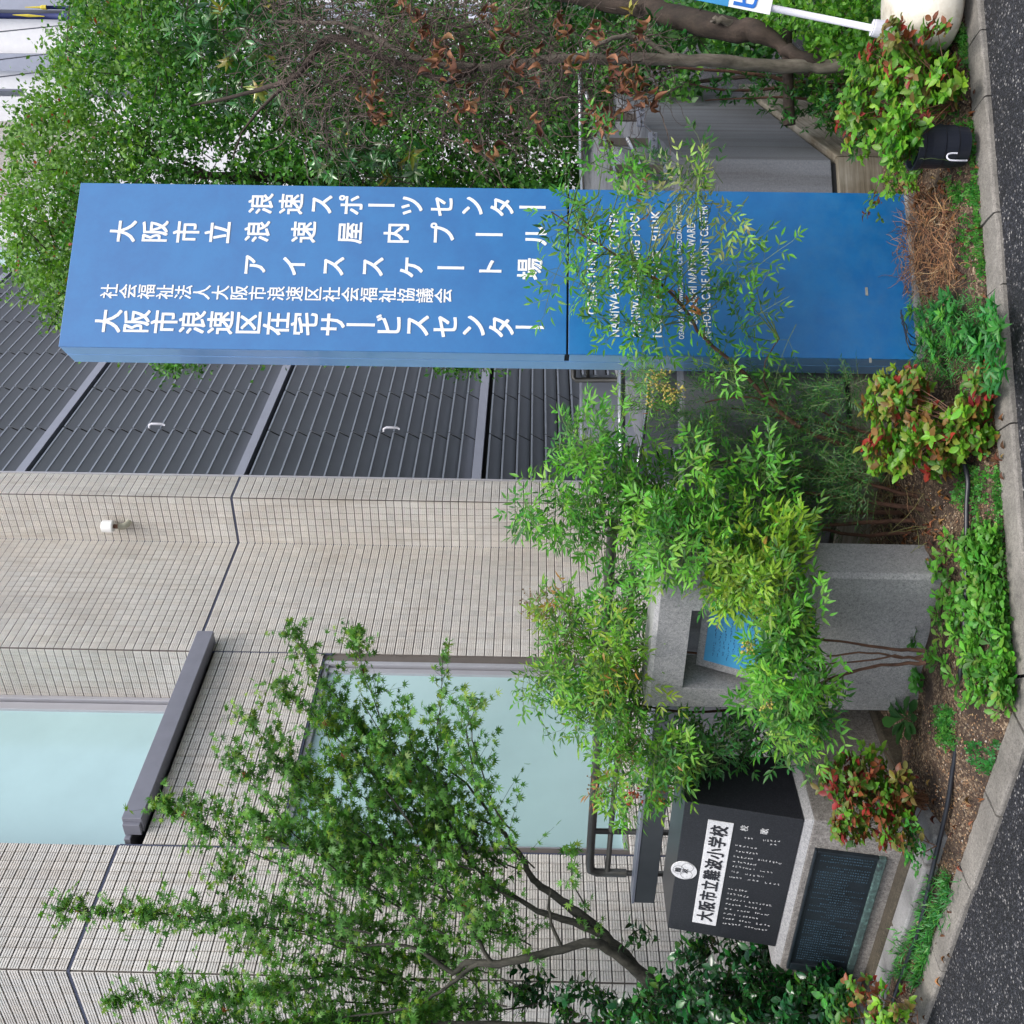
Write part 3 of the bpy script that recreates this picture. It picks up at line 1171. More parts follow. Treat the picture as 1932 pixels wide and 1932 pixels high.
# small vent pipe with a white cap
vp = hit(240, 990, PB(3.97, 0, 0), b1)
g = Geo()
base = hit(240, 990, PB(3.97, 0, 0), b1)
a0, a1_ = hit(243, 984, PB(3.97, 0, 0), b1), hit(214, 1006, PB(3.90, 0, 0), b1)
g.tube([a0 + b1 * .02, a0 - b1 * .05, a0 - b1 * .08 + ZU * .02, a0 - b1 * .085 + ZU * .07], [.030, .030, .032, .032], 10)
vo_ = g.build('vent_pipe', m_plain('vent_pvc', (.42, .41, .33), .6, 0, .15), bld, smooth=True)
g = Geo()
c = a0 - b1 * .085 + ZU * .07
g.tube([c, c + ZU * .05], [.022, .022], 10)
g.build('neck', MAT['barkr'], vo_)
g = Geo()
g.lathe(c + ZU * .045, [(.052, 0), (.058, .01), (.058, .10), (.05, .108), (.0, .108)], 16)
g.build('cap', MAT['white'], vo_, smooth=False)

# ================================================================== SIGN PYLON
OS = gz(1704, 477, .12)
OS = A(OS[0], OS[1], 0)


def PS(u, t, z):
    return OS + s1 * u + s2 * t + ZU * z


U0, U1, TD = -.4555, .2655, .157
sg_ = thing('sign_pylon', 'tall blue municipal sign pylon with white Japanese lettering beside the kerb bed', 'sign', PS(-.1, .08, .1))
g = Geo()
g.box(OS, s1, s2, ZU, (U0, U1), (0, .006), (1.457, 3.445))
up = g.build('upper_panel', MAT['sign'], sg_, bevel=.002)
g = Geo()
g.box(OS, s1, s2, ZU, (U0, U1), (.001, .007), (.07, 1.449))
lp = g.build('lower_panel', MAT['sign'], sg_, bevel=.002)
g = Geo()
g.box(OS, s1, s2, ZU, (U0 + .001, U1 - .001), (.008, .075), (1.462, 3.443))
g.box(OS, s1, s2, ZU, (U0 + .001, U1 - .001), (.009, .075), (.07, 1.444))
g.box(OS, s1, s2, ZU, (U0 + .001, U1 - .001), (.079, TD), (.071, 3.442))
g.build('side_casing', MAT['signside'], sg_, bevel=.002)
g = Geo()
g.box(OS, s1, s2, ZU, (U0 + .006, U1 - .006), (.012, TD - .01), (.0, 3.43))
g.build('core', MAT['darkgap'], sg_)
g = Geo()
g.box(OS, s1, s2, ZU, (U0 - .01, U1 + .015), (-.022, TD + .02), (-.02, .098))
g.build('base', MAT['concrete'], sg_, bevel=.008)
NS = -s2


def vcol(g, txt, uc, z0, z1, w, h, bold):
    """a column of characters, first at the top; z0 top edge, z1 bottom edge"""
    n = len(txt)
    pitch = (z0 - z1 - h) / (n - 1) if n > 1 else 0
    for i, ch in enumerate(txt):
        zt = z0 - i * pitch
        if ch == 'ー':
            put_text(g, 'ー', OS + ZU * (zt - h / 2) + s1 * uc, -ZU, s1, NS, -h / 2, h / 2, -.0065, .0065, 0)
        elif ch == ' ':
            continue
        else:
            put_text(g, ch, OS, s1, ZU, NS, uc - w / 2, uc + w / 2, zt - h, zt, bold, em=True)


def col_objs(txt, uc, z0, z1, w, h, bold):
    n = len(txt)
    pitch = (z0 - z1 - h) / (n - 1) if n > 1 else 0
    for i, ch in enumerate(txt):
        g = Geo()
        vcol(g, ch, uc, z0 - i * pitch, z0 - i * pitch - h, w, h, bold)
        g.build('character', MAT['white'], up)


col_objs('浪速スポーツセンター', .180, 2.752, 1.545, .098, .106, .014)
col_objs('大阪市立', .048, 3.302, 2.806, .102, .112, .014)
col_objs('浪速屋内プール', .055, 2.758, 2.758 - 6 * .1868 - .108, .100, .108, .014)
col_objs('アイススケート場', -.094, 2.756, 2.756 - 7 * .1568 - .106, .098, .106, .014)
col_objs('社会福祉法人大阪市浪速区社会福祉協議会', -.216, 3.308, 1.908, .066, .074, .008)
col_objs('大阪市浪速区在宅サービスセンター', -.345, 3.316, 1.545, .104, .111, .014)
for txt, u0, u1, z, h, bd in (('OSAKA MUNICIPAL', -.285, .10, 1.338, .038, .008), ('NANIWA SPORTS CENTER', -.378, .165, 1.250, .038, .008),
                              ('NANIWA SWIMMING POOL', -.378, .17, 1.166, .038, .008), ('ICE  SKATING  RINK', -.378, .172, 1.084, .036, .008),
                              ('OSAKASHI NANIWAKU COUNCIL OF SOCIAL WELFARE', -.385, .20, .998, .020, .0), ('OSAKASHI NANIWA WARD', -.325, .12, .944, .033, .006),
                              ('IN-HOME CARE SUPPORT CENTER', -.385, .197, .892, .033, .006)):
    g = Geo()
    put_text(g, txt, OS + s2 * .0005, s1, ZU, NS, u0, u1, z, z + h, bd, 1.1)
    g.build('lettering', MAT['white'], lp)
g = Geo()     # two scraps of old tape low on the panel
for (x, y, w_, h_) in ((1635, 550, .035, .010), (1642, 680, .020, .010)):
    p = hit(x, y if y < 640 else 590 + 90, OS, s2)
    uu, zz = np.dot(p - OS, s1), p[2]
    g.box(OS, s1, NS, ZU, (uu - w_ / 2, uu + w_ / 2), (0, .0012), (zz - h_ / 2, zz + h_ / 2))
g.build('tape_scrap', m_plain('old_tape', (.3, .3, .27), .8), lp)

# ================================================================== PARAPET, PLINTH, RAILINGS
PC = A(.366, 4.441, 0)                     # corner where the parapet turns back
PE = A(1.555, 4.754, 0)                    # right hand end of the front wall
dr = unit(A(math.sin(math.radians(28)), math.cos(math.radians(28)), 0))
par = thing('parapet_wall', 'grey rendered parapet wall on a board-marked plinth behind the blue sign', 'wall', (PC + PE) / 2)


def prism(g, foot, z0, z1, c=None):
    n = len(foot)
    zz = z1 if hasattr(z1, '__len__') else [z1] * n
    v = [A(p[0], p[1], z0) for p in foot] + [A(p[0], p[1], z) for p, z in zip(foot, zz)]
    g.add(v, [tuple(reversed(range(n))), tuple(range(n, 2 * n))] + [(i, (i + 1) % n, (i + 1) % n + n, i + n) for i in range(n)], c)


RE = PE + dr * 2.6
ins = .16
g = Geo()
# front wall and right wall (top falls slightly to the far end)
prism(g, [PC, PE, PE + s2 * .18, PC + s2 * .18], .302, .965)
g.build('front_wall', MAT['render'], par, bevel=.004)
g = Geo()
nR = A(-dr[1], dr[0], 0)
prism(g, [PE + s1 * -.0 + dr * .0, RE, RE + nR * .18, PE + nR * .18 + dr * .002], .302, [.964, 1.13, 1.13, .964])
g.build('side_wall', MAT['render'], par, bevel=.003)
g = Geo()
prism(g, [PC, PC + s2 * .18 + b2 * 0, PC + b2 * 3.0 + b1 * .18, PC + b2 * 3.0], .285, [.963, .963, .70, .70])
g.build('return_wall', MAT['render'], par)
g = Geo()
o1 = .012
prism(g, [PC - s2 * o1 - s1 * .01, PE - s2 * o1 + s1 * .012, PE + s2 * .2 + s1 * .03, PC + s2 * .2], -.02, .280)
g.build('plinth', MAT['board'], par, bevel=.006)
g = Geo()
prism(g, [PE + s1 * .016 - s2 * o1 + dr * .0, RE - nR * .016, RE + nR * .2, PE + nR * .2 + dr * .2], -.02, .279)
g.build('plinth', MAT['board'], par, bevel=.006)
g = Geo()
prism(g, [PC - b1 * .012, PC + s2 * .18, PC + b2 * 3.0 + b1 * .18, PC + b2 * 3.0 - b1 * .012], -.02, .262)
g.build('plinth', MAT['board'], par)
g = Geo()
prism(g, [PC + s2 * .01 + b2 * -.0, PE + s2 * .01 - s1 * .01, PE + s2 * .1, PC + s2 * .1], .278, .304)
g.build('recess_strip', MAT['darkgap'], par)
# slanted inner stringer + raised panel behind the wall
g = Geo()
v0 = PE - s1 * .02 + s2 * .10
prism(g, [PC + s2 * .2 + s1 * .3, PE + s2 * .19 - s1 * .02, RE + nR * .2, RE + nR * 1.1, PC + s2 * 1.2 + s1 * .3], .2, [1.02, 1.02, 1.28, 1.28, 1.02])
g.build('inner_landing', MAT['render'], par)

rail = thing('stair_railing', 'stainless stair handrail on flat brown posts above the parapet right of the sign', 'railing', PE + ZU * 1.0)
g = Geo(); g.tube([at(1095, 140, 5.6), at(1096, 300, 5.4), at(1099, 365, 5.3), at(1104, 520, 5.15)], .0125, 10); g.build('handrail', MAT['steel'], rail, smooth=True)
g = Geo(); g.tube([at(1106, 175, 5.6), at(1122, 225, 5.3), at(1133, 240, 5.2), at(1160, 317, 4.98), at(1169, 352, 4.92), at(1172, 420, 4.9)], .0125, 10); g.build('handrail', MAT['steel'], rail, smooth=True)
g = Geo(); g.tube([at(1185, 262, 5.2), at(1198, 289, 5.1), at(1212, 318, 5.02), at(1217, 340, 5.0), at(1218, 420, 4.98)], .0125, 10); g.build('handrail', MAT['steel'], rail, smooth=True)
for (y, xa, xb, D) in ((269, 1130, 1228, 5.25), (320, 1150, 1256, 5.05), (222, 1115, 1205, 5.5)):
    a, b = at(xa, y, D), at(xb, y, D)
    g = Geo(); g.box(A(b[0], b[1], 0), s1, s2, ZU, (-.02, .02), (-.008, .008), (b[2], a[2]))
    po = g.build('post', m_plain('post_brown', (.16, .135, .115), .5, .3), rail, bevel=.002)
    g = Geo(); g.box(A(b[0], b[1], 0), s1, s2, ZU, (-.06, .045), (-.02, -.009), (b[2] - .03, b[2] + .012))
    g.build('bracket', MAT['band'], po, bevel=.002)
    for k in (-.04, .0, .03):
        g = Geo(); g.tube([A(b[0], b[1], 0) + s1 * k - s2 * .02 + ZU * (b[2] - .01), A(b[0], b[1], 0) + s1 * k - s2 * .032 + ZU * (b[2] - .01)], .006, 8)
        g.build('bolt', MAT['steel'], po)
lm = thing('landing_panel', 'pale grey metal panel standing behind the stair railing', 'panel', at(1250, 300, 5.6))
g = Geo()
ca, cb = at(1162, 372, 5.75), at(1162, 205, 6.1)
g.box(A(ca[0], ca[1], 0), unit(A(*(cb - ca)[:2], 0)), s2, ZU, (-1.2, .35), (0, .03), (.9, ca[2]))
g.build('panel', MAT['band'], lm, bevel=.004)

rl2 = thing('ramp_railing', 'dark steel ramp railing of two pipes with a slate box beam beside the black stele', 'railing', PC + b2 * 2)
def PR(u, z, t=0.0):
    return PC + b2 * u + b1 * t + ZU * z
g = Geo(); g.box(PC, b2, b1, ZU, (.55, 3.075), (0, .09), (.842, .955)); g.build('box_beam', MAT['beam'], rl2, bevel=.004)
g = Geo(); g.box(PC, b2, b1, ZU, (.55, 3.076), (-.004, .10), (.957, .972)); g.build('beam_lit_top', MAT['signside'] if False else MAT['band'], rl2, bevel=.002)  # thin pale slab for the beam's top face, its brightness put into the colour
g = Geo(); g.tube([PR(.55, 1.215, .12), PR(2.2, 1.214, .12), PR(2.90, 1.212, .12), PR(2.95, 1.205, .12), PR(2.97, 1.17, .12), PR(2.97, 1.0, .12)], .024, 12); g.build('top_pipe', MAT['oldsteel'], rl2, smooth=True)
g = Geo(); g.tube([PR(.55, 1.108, .12), PR(2.965, 1.108, .12)], .015, 10); g.build('lower_pipe', MAT['oldsteel'], rl2, smooth=True)
for u in (2.97, 2.62, 1.7, .9):
    g = Geo(); g.tube([PR(u, .75, .12), PR(u, 1.20, .12)], .016, 10); g.build('upright', MAT['oldsteel'], rl2, smooth=True)
g = Geo(); g.tube([at(1172, 640, 4.85), at(1172, 800, 4.9), at(1173, 900, 4.95)], .0185, 14)
bp = g.build('stub_pipe', MAT['steel'], rl2, smooth=True)
g = Geo(); g.tube([at(1222, 640, 4.8), at(1222, 750, 4.85), at(1212, 830, 5.0), at(1203, 880, 5.1)], .0095, 10); g.build('lower_rail', MAT['steel'], rl2, smooth=True)
# box and conduit fixed on the louvres
mb = thing('meter_box', 'small grey box with bent conduit between the sign and the louvres', 'box', at(1160, 705, 8.6))
g = Geo()
c = at(1160, 690, 8.6)
g.box(c, s1, s2, ZU, (-.6, -.075), (0, .2), (-.36, .27)); g.build('box_body', MAT['band'], mb, bevel=.01)
g = Geo(); g.tube([at(1082, 690, 8.55), at(1082, 712, 8.55), at(1086, 717, 8.55), at(1240, 717, 8.55)], .02, 8); g.build('conduit', MAT['oldsteel'], mb, smooth=True)
g = Geo(); g.tube([at(1109, 690, 8.6), at(1109, 715, 8.56)], .015, 8); g.build('conduit', MAT['oldsteel'], mb, smooth=True)

# ================================================================== GRANITE MONUMENT WITH OPENING
OM = A(-.208, 3.963, 0)


def PM(u, t, z):
    return OM + b2 * u + b1 * t + ZU * z


mon = thing('stone_monument', 'upright grey granite slab with a square opening framing a blue plaque', 'monument', PM(.33, .1, .05))
MT = .20
WU, WZ = (.179, .566), (.66, .978)
g = Geo()
outer = [(0, .0), (.68, .0), (.68, 1.116), (0, 1.116)]
inner = [(WU[0], WZ[0]), (WU[1], WZ[0]), (WU[1], WZ[1]), (WU[0], WZ[1])]
ch = .016
def ringv(lst, t, off=0):
    return [PM(u + (off if u < .3 else -off), t, z - (off if z > .5 else 0)) for u, z in lst]
def ringi(lst, t):
    return [PM(u, t, z) for u, z in lst]
v = ringv(outer, 0, ch) + ringi(inner, 0) + ringv(outer, ch) + ringi(inner, MT) + ringv(outer, MT)
f = []
for i in range(4):
    j = (i + 1) % 4
    f += [(i, 4 + i, 4 + j, j), (8 + i, i, j, 8 + j), (4 + i, 12 + i, 12 + j, 4 + j), (16 + i, 8 + i, 8 + j, 16 + j), (12 + i, 16 + i, 16 + j, 12 + j)]
g.add(v, f)
g.build('slab', MAT['granite'], mon, bevel=.003)
# the plaque lies tilted inside the opening, lower edge towards the viewer
tilt0, tilt1 = .125, -.0
def PQ(u, k, w=0):   # k 0 top .. 1 bottom of the tilted plate, w out of its face
    t = .115 - .095 * k
    z = .915 - .235 * k
    nrm = unit(-b1 * .235 + ZU * .095)
    return OM + b2 * u + b1 * t + ZU * z + nrm * w
g = Geo()
fw = .032
def plate(g, u0, u1, k0, k1, w0, w1):
    bot = [PQ(u0, k0, w0), PQ(u1, k0, w0), PQ(u1, k1, w0), PQ(u0, k1, w0)]
    top = [PQ(u0, k0, w1), PQ(u1, k0, w1), PQ(u1, k1, w1), PQ(u0, k1, w1)]
    g.hexa(bot, top)
uq0, uq1 = .182, .545
plate(g, uq0, uq1, 0, 1, -.05, 0)
fr = g.build('plaque_stone', MAT['granite'], mon, bevel=.002)
g = Geo()
plate(g, uq0 + .006, uq1 - .04, .115, .97, .0, .006)
pq = g.build('plaque', MAT['bluepl'], mon, bevel=.001)
g = Geo()
nrmq = unit(-b1 * .235 + ZU * .095)
dq = unit(PQ(0, 1) - PQ(0, 0))
Lq = np.linalg.norm(PQ(0, 1) - PQ(0, 0))
for i in range(9):       # faint engraved lines, too worn to read
    k = .25 + i * .075
    x = .215
    while x < .47:
        w_ = rnd(.004, .012)
        o_ = PQ(x, k, .0062)
        if random.random() < .8:
            for _ in range(2):
                g.box(o_ + dq * rnd(-.004, .004) + b2 * rnd(0, .006), b2, dq, nrmq, (0, w_ * rnd(.4, .9)), (0, .0016), (0, .0008))
        x += w_ + .003
g.build('engraving', MAT['inktext'], pq)

# ================================================================== PEDESTAL AND BLACK STELE
PDC = A(-1.2, 4.273, 0)


def PD(u, t, z):
    return PDC + b2 * u + b1 * t + ZU * z


ped = thing('granite_pedestal', 'rough granite pedestal with an inset dark bronze text panel under the black stele', 'pedestal', PD(.4, .3, .05))
LN = .135          # batter of the faces
zt_, zb_ = .455, -.02
uL = 1.0
g = Geo()
dz = zt_ - zb_
g.hexa([PD(-.02 - LN * dz * .6, -LN * dz, zb_), PD(uL, -LN * dz, zb_), PD(uL, .95, zb_), PD(-.02 - LN * dz * .6, .95, zb_)],
       [PD(-.02, 0, zt_), PD(uL - .02, 0, zt_), PD(uL - .02, .95, zt_), PD(-.02, .95, zt_)])
g.build('block', MAT['granite_d'], ped, bevel=.004)
g = Geo()
g.hexa([PD(-.10, -.16, -.02), PD(uL + .05, -.16, -.02), PD(uL + .05, .9, -.02), PD(-.10, .9, -.02)], [PD(-.085, -.10, .105), PD(uL + .03, -.10, .105), PD(uL + .03, .9, .105), PD(-.085, .9, .105)])
g.build('footing', m_speckle('mossy_footing', (.055, .045, .03), (.02, .018, .012), (.12, .10, .07), 200, .9, .5, .8), ped, bevel=.012)
g = Geo()
g.hexa([PD(-.02, 0.001, zt_), PD(uL - .021, 0.001, zt_), PD(uL - .021, .949, zt_), PD(-.02, .949, zt_)],
       [PD(.012, .03, zt_ + .03), PD(uL - .05, .03, zt_ + .03), PD(uL - .05, .93, zt_ + .03), PD(.012, .93, zt_ + .03)])
g.build('top_course', MAT['granite'], ped, bevel=.003)
# bronze panel on the battered face: local frame
eD = unit(-b1 * LN - ZU)            # down the face
nD = unit(-b1 + ZU * LN)            # out of the face
def pf(x, y):                      # pixel -> (u, d) on the battered face
    p = hit(x, y, PD(0, 0, zt_), nD)
    q = p - PD(0, 0, zt_)
    return np.dot(q, b2), np.dot(q, eD)
c1, c2_, c3_, c4_ = pf(1536.8, 1598.6), pf(1482.6, 1825.5), pf(1672.5, 1615.8), pf(1608.4, 1835)
ua, ub = (c1[0] + c3_[0]) / 2, (c2_[0] + c4_[0]) / 2
da, db = (c1[1] + c2_[1]) / 2, (c3_[1] + c4_[1]) / 2
OF = PD(0, 0, zt_)
def bar(g, u, d, w):
    g.box(OF, b2, eD, nD, u, d, w)
for (u, d, mt) in (((ua, ub), (da, da + .012), 'bronzed'), ((ua, ub), (db - .03, db), 'bronze'), ((ua, ua + .012), (da + .012, db - .03), 'bronzed'), ((ub - .045, ub), (da + .012, db - .03), 'bronzed')):
    g = Geo(); bar(g, u, d, (-.01, .018)); g.build('panel_frame', MAT[mt], ped, bevel=.004)
g = Geo(); bar(g, (ua + .012, ub - .045), (da + .012, db - .03), (-.01, .006)); pn = g.build('text_panel', MAT['bronzed'], ped)
g = Geo()
x = ua + .03
while x < ub - .07:          # vertical columns of worn characters, too small to read
    d_ = da + .03 + (0 if random.random() < .8 else rnd(.02, .1))
    end = db - .05 - (0 if random.random() < .6 else rnd(.02, .12))
    while d_ < end:
        for _ in range(2):
            bar(g, (x + rnd(0, .003), x + rnd(.004, .007)), (d_ + rnd(0, .004), d_ + rnd(.005, .007)), (.006, .0068))
        d_ += .0098
    x += .0165
g.build('engraving', MAT['dimtext'], pn)

ste = thing('black_stele', 'polished black granite stele with white name plate and round emblem on the pedestal', 'stele', PD(.4, .05, .49))
SO = A(-1.193, 4.299, .487)
lean = .179
eV = unit(b1 * lean + ZU)
nV = unit(-b1 + ZU * lean)
SH, SW, SD = .466, .818, .335
g = Geo()
bot = [SO, SO + b2 * SW, SO + b2 * SW + b1 * SD, SO + b1 * SD]
top = [SO + eV * SH, SO + eV * SH + b2 * SW, SO + b2 * SW + b1 * SD + ZU * SH * .985, SO + b1 * SD + ZU * SH * .985]
g.hexa(bot, top)
g.build('block', MAT['black'], ste, bevel=.003)
eR = -b2     # rightwards along the face


def sf(x, y):
    p = hit(x, y, SO, nV)
    q = p - SO
    return np.dot(q, eR), np.dot(q, eV)


def sfc(cx, cy):      # from the 450 px detail crop at (2350, 2900)
    return sf((2350 + cx * 450 / 1932) / 1.88820, (2900 + cy * 450 / 1932) / 1.88820)


pa, pb, pc_, pd_ = sfc(500, 1640), sfc(740, 80), sfc(860, 1700), sfc(1135, 135)
px0, px1 = (pa[0] + pc_[0]) / 2, (pb[0] + pd_[0]) / 2
py1, py0 = (pa[1] + pb[1]) / 2, (pc_[1] + pd_[1]) / 2
g = Geo(); g.box(SO, eR, eV, nV, (px0, px1), (py0, py1), (0, .004)); npz = g.build('name_plate', MAT['plate'], ste, bevel=.001)
g = Geo()
hh = (py1 - py0)
ww = (px1 - px0) / 9.6
for i, ch in enumerate('大阪市立難波小学校'):
    cx = px0 + ww * (.8 + i)
    put_text(g, ch, SO + nV * .0042, eR, eV, nV, cx - ww * .47, cx + ww * .47, py0 + hh * .16, py0 + hh * .16 + hh * .72, .02, em=True)
g.build('lettering', MAT['ink'], npz)
# emblem
ec = np.array(sfc(372, 853))
ea = abs(np.array(sfc(372, 720))[0] - np.array(sfc(372, 985))[0]) / 2
eb = abs(sfc(170, 853)[1] - sfc(575, 853)[1]) / 2
g = Geo()
def disc(g, cx, cy, rx, ry, w, n=40):
    v = [SO + eR * (cx + rx * math.cos(a)) + eV * (cy + ry * math.sin(a)) + nV * w for a in [2 * math.pi * k / n for k in range(n)]]
    v2 = [p - nV * .004 for p in v]
    g.add(v + v2, [tuple(range(n))] + [(k, k + n, (k + 1) % n + n, (k + 1) % n) for k in range(n)])
disc(g, ec[0], ec[1], ea, eb, .004)
em = g.build('emblem', MAT['plate'], ste)
g = Geo()
def ring(g, cx, cy, rx, ry, w0, a0=0, a1=360, n=36, th=.0016):
    v, f = [], []
    for k in range(n + 1):
        a = math.radians(a0 + (a1 - a0) * k / n)
        for r_ in (1, 1 - th / rx):
            v.append(SO + eR * (cx + rx * r_ * math.cos(a)) + eV * (cy + ry * r_ * math.sin(a)) + nV * w0)
    for k in range(n):
        f.append((2 * k, 2 * k + 1, 2 * k + 3, 2 * k + 2))
    g.add(v, f)
rr = eb * .46
ring(g, ec[0], ec[1] + eb * .40, rr * ea / eb * 1.05, rr, .0046, -52, 232)
ring(g, ec[0] - ea * .42, ec[1] - eb * .24, rr * ea / eb * 1.05, rr, .0046, 75, 352)
ring(g, ec[0] + ea * .42, ec[1] - eb * .24, rr * ea / eb * 1.05, rr, .0046, -172, 105)
g.build('emblem_rings', MAT['ink'], em)
g = Geo()
put_text(g, '難', SO + nV * .0046, eR, eV, nV, ec[0] - ea * .28, ec[0] + ea * .28, ec[1] + eb * .2, ec[1] + eb * .72, 0, em=True)
put_text(g, '波', SO + nV * .0046, eR, eV, nV, ec[0] - ea * .28, ec[0] + ea * .28, ec[1] - eb * .32, ec[1] + eb * .18, 0, em=True)
g.build('lettering', MAT['ink'], em)
# engraved song text: the two title characters can be read, the verses only as rows of small strokes
g = Geo()
for ch, (cx, cy) in (('校', (1295, 212)), ('歌', (1600, 262))):
    u_, v_ = sfc(cx, cy)
    put_text(g, ch, SO + nV * .001, eR, eV, nV, u_ - .017, u_ + .017, v_ - .017, v_ + .017, 0, em=True)
g.build('title_lettering', MAT['engraved'], ste)
g = Geo()
rows = [((1150, 470), (1490, 530)), ((1150, 560), (1520, 610)), ((1130, 640), (1440, 690)), ((1500, 690), (1870, 760)), ((1120, 720), (1480, 780)),
        ((1100, 790), (1460, 850)), ((1520, 870), (1730, 900)), ((1090, 870), (1230, 905)), ((1300, 920), (1600, 960)), ((1060, 955), (1270, 990)), ((1330, 1000), (1530, 1030)), ((1600, 1050), (1850, 1085)),
        ((1040, 1135), (1350, 1185)), ((1020, 1210), (1375, 1270)), ((1015, 1290), (1320, 1335)), ((1360, 1345), (1720, 1405)), ((1000, 1365), (1250, 1405)), ((1300, 1410), (1555, 1450)),
        ((980, 1440), (1120, 1460)), ((1180, 1475), (1380, 1500)), ((1440, 1510), (1690, 1550)), ((975, 1515), (1170, 1545)), ((1210, 1555), (1510, 1600)), ((950, 1585), (1150, 1615)),
        ((1200, 1625), (1400, 1655)), ((1460, 1670), (1700, 1710)), ((945, 1665), (1240, 1700)), ((1290, 1720), (1650, 1780)), ((1280, 360), (1450, 385)), ((1570, 400), (1850, 420)), ((1660, 460), (1810, 480))]
for a, b in rows:
    ua_, va_ = sfc(*a); ub_, vb_ = sfc(*b)
    L_ = math.hypot(ub_ - ua_, vb_ - va_)
    n_ = max(2, int(L_ / .0135))
    for i in range(n_):
        t = (i + .5) / n_
        cx, cy = ua_ + (ub_ - ua_) * t, va_ + (vb_ - va_) * t
        s_ = .0048
        for _ in range(3):
            if random.random() < .5:
                x0, y0 = cx + rnd(-s_, s_), cy - s_ * rnd(.1, 1)
                g.box(SO, eR, eV, nV, (x0 - .0007, x0 + .0007), (y0, y0 + rnd(.004, .008)), (0, .0008))
            else:
                x0, y0 = cx - s_ * rnd(.3, 1), cy + rnd(-s_, s_)
                g.box(SO, eR, eV, nV, (x0, x0 + rnd(.004, .009)), (y0 - .0007, y0 + .0007), (0, .0008))
g.build('verse_engraving', MAT['engraved'], ste)

# low concrete edging stones in front of the pedestal
edg = bpy.data.objects.new('edging', None); COL.objects.link(edg); edg['kind'] = 'structure'
ZE = .092
e0 = gz(1756, 1596, ZE)
def eu(x, y):
    return float(np.dot(gz(x, y, ZE) - e0, b2))
wS = float(np.dot(gz(1702, 1603, ZE) - e0, b1))
cuts = [eu(1762, 1580), eu(1735, 1612), eu(1680, 1742), eu(1625, 1875), eu(1625, 1875) + .62, eu(1625, 1875) + 1.3]
for a, b in zip(cuts, cuts[1:]):
    g = Geo(); g.box(A(e0[0], e0[1], 0), b2, b1, ZU, (a + .005, b - .005), (rnd(-.004, .004), wS), (-.02, ZE + rnd(-.003, .003))); g.build('edging_stone', MAT['concrete'], edg, bevel=.01)

#PART3
# ================================================================== PLANTS
def stems(parent, lst, mat, name='stem', sub=4, amp=.004, n=6):
    """each stem: list of (x, y, D, radius)"""
    for s_ in lst:
        pts = wig([at(a, b, c) for a, b, c, _ in s_], amp, sub)
        rr = np.interp(np.linspace(0, 1, len(pts)), np.linspace(0, 1, len(s_)), [q_[3] for q_ in s_])
        g = Geo()
        g.tube(pts, [r_ * rnd(.92, 1.08) for r_ in rr], n)
        g.build(name, MAT[mat], parent, smooth=True)


def nandina(name, label, base, stem_list, blobs, nfr, ls, pal, nparts, fl=(.16, .26), droop=.5, bark='barkr', berries=()):
    t = thing(name, label, 'shrub', base, 'tall nandina shrubs among the stones' if name == 'nandina_shrub' else None)
    stems(t, stem_list, bark)
    SP = np.array([q_ for s_ in stem_list for q_ in wig([at(a_, b_, c_) for a_, b_, c_, _ in s_], 0, 6)])
    L, T = Leaves('lance'), Geo()
    for p, c, b in blob_points(blobs, nfr):
        out = unit(p - np.array(c) + 1e-3)
        d = unit(out * A(1, 1, .4) + ZU * rnd(-.25, .7) + .55 * rvec())
        fp = b[7] if len(b) > 7 else pal
        l_ = rnd(*fl)
        frond(L, T, p - d * l_ * .5, d, l_, ls, fp, droop=droop)
        if random.random() < .5:      # a main twig reaching back to the plant's axis
            q0 = SP[np.argmin(np.linalg.norm(SP - (p - d * l_ * .5) + ZU * .05, axis=1))]
            if np.linalg.norm(q0 - p) < .42:
                T.tube([q0, (q0 + p) / 2 + .03 * rvec(), p - d * l_ * .5], [.003, .002, .0015], 4, cap=False)
    L.emit(t, nparts)
    if T.v:
        T.build('twigs', MAT['stemg'], t, kind='stuff')
    for (x, y, D, rr, n_, colr) in berries:
        g = Geo()
        ax = at(x, y, D)
        for _ in range(n_):
            o = ax + rr * A(rnd(-1, 1), rnd(-.6, .6), rnd(-1, 1))
            r_ = rnd(.0032, .0048)
            k = rnd(.75, 1.2)
            cc = tuple(c_ * k for c_ in colr)
            g.lathe(o, [(0, -r_), (r_ * .8, -r_ * .6), (r_, 0), (r_ * .8, r_ * .6), (0, r_)], 6, c=cc)
            g.tube([o, ax + (o - ax) * .3], .0006, 3, c=(.2, .16, .05), cap=False)
        g.build('berry_cluster', MAT['berry'], t, kind='stuff')
    return t


YB = (.42, .36, .08); RB = (.35, .035, .02); BB = (.16, .10, .04)
